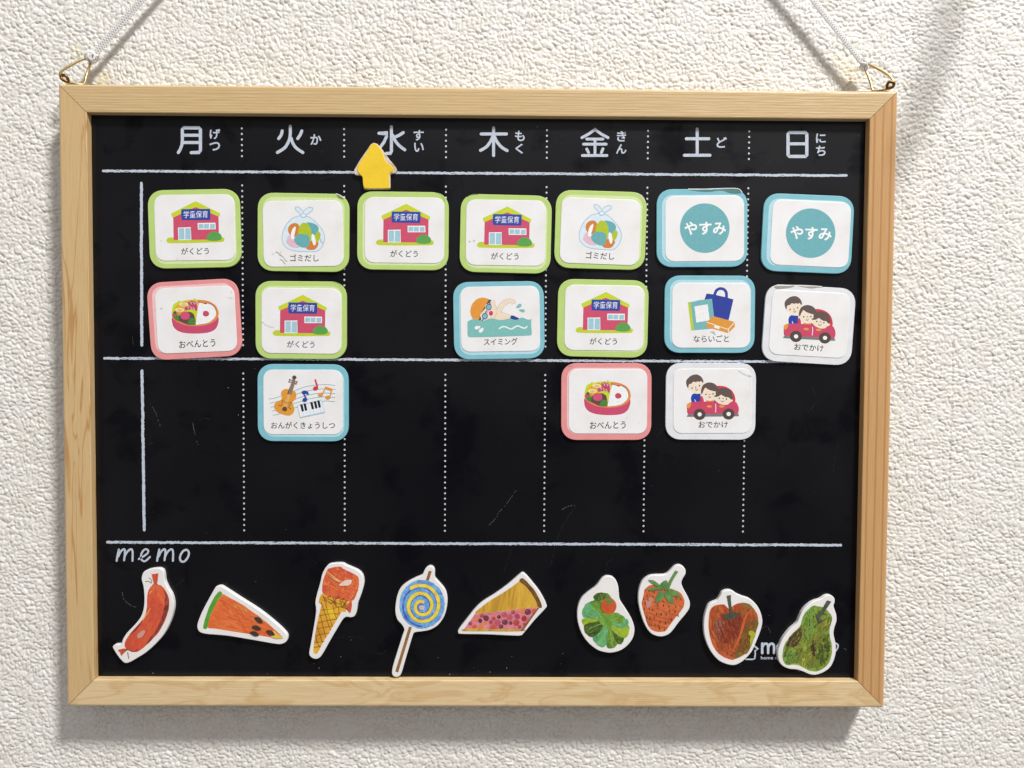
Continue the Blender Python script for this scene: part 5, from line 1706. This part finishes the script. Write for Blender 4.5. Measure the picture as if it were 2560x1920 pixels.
food('strawberry_magnet', ZD, [(1640, 125), (1700, 145), (1735, 190), (1735, 250), (1700, 310), (1680, 370), (1700, 440), (1760, 550), (1795, 640), (1790, 720), (1740, 800), (1640, 920), (1550, 1040), (1480, 1095), (1390, 1115), (1290, 1090), (1220, 1030), (1160, 920), (1115, 780), (1088, 650), (1085, 540), (1100, 440), (1140, 350), (1220, 285), (1300, 265), (1440, 260), (1500, 230), (1580, 150)],
     d_straw, 'white edged magnet cut like a strawberry with a green stem')

def d_apple(p):
    p.poly(pa['apple'], ragged([(300, 600), (350, 530), (420, 508), (500, 505), (560, 560), (600, 540), (660, 500), (760, 478), (860, 510), (930, 590), (965, 660), (970, 780), (940, 880), (900, 1000), (840, 1150), (760, 1210), (650, 1260), (600, 1270), (500, 1235), (400, 1160), (330, 1040), (290, 880), (285, 740)], 2, 1))
    p.poly(pa['applered'], ragged([(470, 640), (600, 690), (750, 640), (770, 720), (720, 900), (640, 1030), (520, 1060), (430, 980), (420, 780)], 10, 2))
    p.poly(pa['applepale'], ragged([(380, 720), (440, 670), (500, 740), (480, 900), (440, 990), (380, 900), (355, 800)], 8, 3))
    p.poly(pa['appleolive'], ragged([(760, 800), (840, 690), (960, 700), (965, 800), (900, 1000), (840, 1150), (740, 1215), (620, 1240), (700, 1060), (730, 900)], 8, 4))
    p.poly(pa['appleolive'], ragged([(720, 500), (790, 480), (870, 520), (930, 600), (860, 590), (790, 540)], 6, 5))
    whole = [(320, 600), (420, 520), (500, 520), (560, 580), (660, 520), (780, 500), (900, 580), (950, 680), (955, 790), (880, 1000), (820, 1140), (620, 1240), (500, 1220), (410, 1140), (340, 1020), (300, 860)]
    brush(p, whole, ['#b4562e', '#c46a36', '#a44a2a', '#b87a40', '#94502c'], 150, 75, 130, 20, 21, 0.5)
    brush(p, [(470, 640), (600, 690), (750, 640), (770, 720), (720, 900), (640, 1030), (520, 1060), (430, 980), (420, 780)], ['#8c3a28', '#9c4630', '#7c3426', '#a85238'], 60, 75, 110, 16, 22, 0.4)
    brush(p, [(760, 800), (840, 690), (960, 700), (965, 800), (900, 1000), (840, 1150), (740, 1215), (640, 1235), (700, 1060), (730, 900)], ['#6e5a2c', '#86702e', '#96622e', '#7c5026', '#a08c38'], 60, 105, 90, 16, 23, 0.5)
    brush(p, [(380, 720), (440, 670), (500, 740), (480, 900), (440, 990), (380, 900), (355, 800)], ['#a0645a', '#b07e78', '#94503e'], 26, 80, 70, 10, 24, 0.4)
    p.stroke(ink('#c8603a'), [(880, 560), (790, 680), (740, 860), (680, 1020), (580, 1200)], 34, taper=True, rough=0.6)
    p.poly(ink('#a8ac34'), ragged([(830, 890), (880, 860), (930, 900), (900, 980), (850, 1080), (860, 960)], 9, 6))
    p.poly(pa['stem'], ragged([(495, 650), (560, 630), (620, 610), (720, 630), (660, 680), (560, 720), (510, 700)], 6, 7))
    p.poly(pa['stem'], [(535, 380), (592, 370), (590, 430), (600, 540), (622, 620), (580, 640), (562, 520), (545, 430)])
food('apple_magnet', ZE, [(480, 330), (555, 305), (620, 320), (680, 360), (760, 395), (850, 425), (930, 490), (990, 580), (1025, 690), (1025, 790), (985, 920), (940, 1030), (880, 1160), (780, 1270), (700, 1325), (620, 1345), (520, 1325), (420, 1275), (320, 1160), (250, 1010), (220, 860), (225, 700), (260, 560), (310, 490), (400, 450), (440, 395)],
     d_apple, 'white edged magnet cut like a red and brown apple with a dark stem')

def d_pear(p):
    p.poly(pa['pear'], ragged([(1720, 525), (1800, 530), (1870, 545), (1930, 590), (1990, 670), (1985, 750), (1955, 860), (1965, 960), (1990, 1080), (1985, 1200), (1950, 1310), (1870, 1390), (1780, 1430), (1680, 1420), (1600, 1380), (1540, 1350), (1460, 1335), (1380, 1345), (1330, 1310), (1305, 1220), (1320, 1100), (1370, 1000), (1450, 900), (1550, 800), (1580, 700), (1620, 620)], 2, 1))
    p.poly(pa['pearbrown'], ragged([(1380, 1000), (1460, 900), (1560, 830), (1620, 860), (1560, 980), (1500, 1080), (1400, 1100), (1350, 1080)], 10, 2))
    p.poly(pa['peargreen'], ragged([(1330, 1130), (1440, 1140), (1490, 1230), (1440, 1310), (1370, 1320), (1318, 1240)], 8, 3))
    p.poly(pa['peargreen'], ragged([(1640, 620), (1720, 540), (1770, 600), (1790, 740), (1740, 860), (1680, 960), (1610, 960), (1580, 800)], 10, 4))
    p.poly(pa['pearyellow'], ragged([(1960, 640), (1900, 740), (1780, 880), (1700, 990), (1620, 1100), (1560, 1300), (1640, 1380), (1700, 1200), (1740, 1040), (1850, 900), (1960, 760)], 9, 5))
    p.poly(pa['pearbrown'], ragged([(1700, 1020), (1760, 1000), (1780, 1100), (1760, 1240), (1710, 1180), (1690, 1100)], 9, 6))
    pw_ = [(1730, 540), (1860, 560), (1970, 670), (1970, 750), (1945, 860), (1955, 960), (1975, 1080), (1970, 1200), (1930, 1310), (1780, 1415), (1610, 1370), (1470, 1325), (1385, 1330), (1320, 1220), (1335, 1100), (1460, 910), (1560, 810), (1600, 700), (1640, 620)]
    brush(p, pw_, ['#5c7a34', '#82a03e', '#9aa440', '#6e9a3e', '#4c6430', '#a8b04a', '#8a8a38'], 260, -62, 110, 17, 31, 0.6)
    brush(p, [(1380, 1000), (1460, 900), (1560, 830), (1620, 860), (1560, 980), (1500, 1080), (1400, 1100), (1350, 1080)], ['#4a3430', '#5e4638', '#6c5a3c'], 40, -60, 60, 12, 32, 0.7)
    brush(p, [(1640, 620), (1720, 540), (1770, 600), (1790, 740), (1740, 860), (1680, 960), (1610, 960), (1580, 800)], ['#7cb04a', '#92bc54', '#6a9c40'], 45, -80, 80, 14, 33, 0.5)
    brush(p, [(1330, 1130), (1440, 1140), (1490, 1230), (1440, 1310), (1370, 1320), (1318, 1240)], ['#74ac48', '#8cb850', '#5c8c3c'], 22, -40, 60, 12, 34, 0.6)
    brush(p, [(1700, 1020), (1760, 1000), (1780, 1100), (1760, 1240), (1710, 1180), (1690, 1100)], ['#4e3c2a', '#6a5a30', '#3c3020'], 16, 80, 60, 9, 35, 0.5)
    brush(p, [(1840, 900), (1950, 900), (1975, 1180), (1930, 1300), (1830, 1380), (1780, 1200)], ['#3e5a2c', '#567838', '#6c8c3c', '#48602c'], 36, 80, 80, 14, 36, 0.5)
    p.poly(pa['stem'], ragged([(1770, 650), (1830, 620), (1910, 640), (1900, 690), (1830, 760), (1790, 720)], 8, 7))
    p.poly(pa['pear'], ragged([(1840, 650), (1890, 645), (1905, 680), (1860, 715), (1825, 690)], 4, 8))
    p.poly(pa['stem'], [(1920, 443), (1978, 462), (1905, 570), (1825, 672), (1780, 668), (1850, 570)])
food('pear_magnet', ZE, [(1940, 375), (1990, 385), (2025, 420), (2030, 470), (2015, 530), (2050, 640), (2055, 730), (2025, 830), (2015, 920), (2040, 1040), (2045, 1160), (2020, 1270), (1970, 1370), (1880, 1440), (1770, 1478), (1680, 1470), (1600, 1435), (1500, 1405), (1400, 1395), (1310, 1355), (1260, 1290), (1243, 1200), (1255, 1110), (1310, 980), (1400, 860), (1500, 770), (1540, 690), (1580, 600), (1650, 520), (1730, 465), (1830, 430), (1890, 390)],
     d_pear, 'white edged magnet cut like a green pear in the bottom right corner')
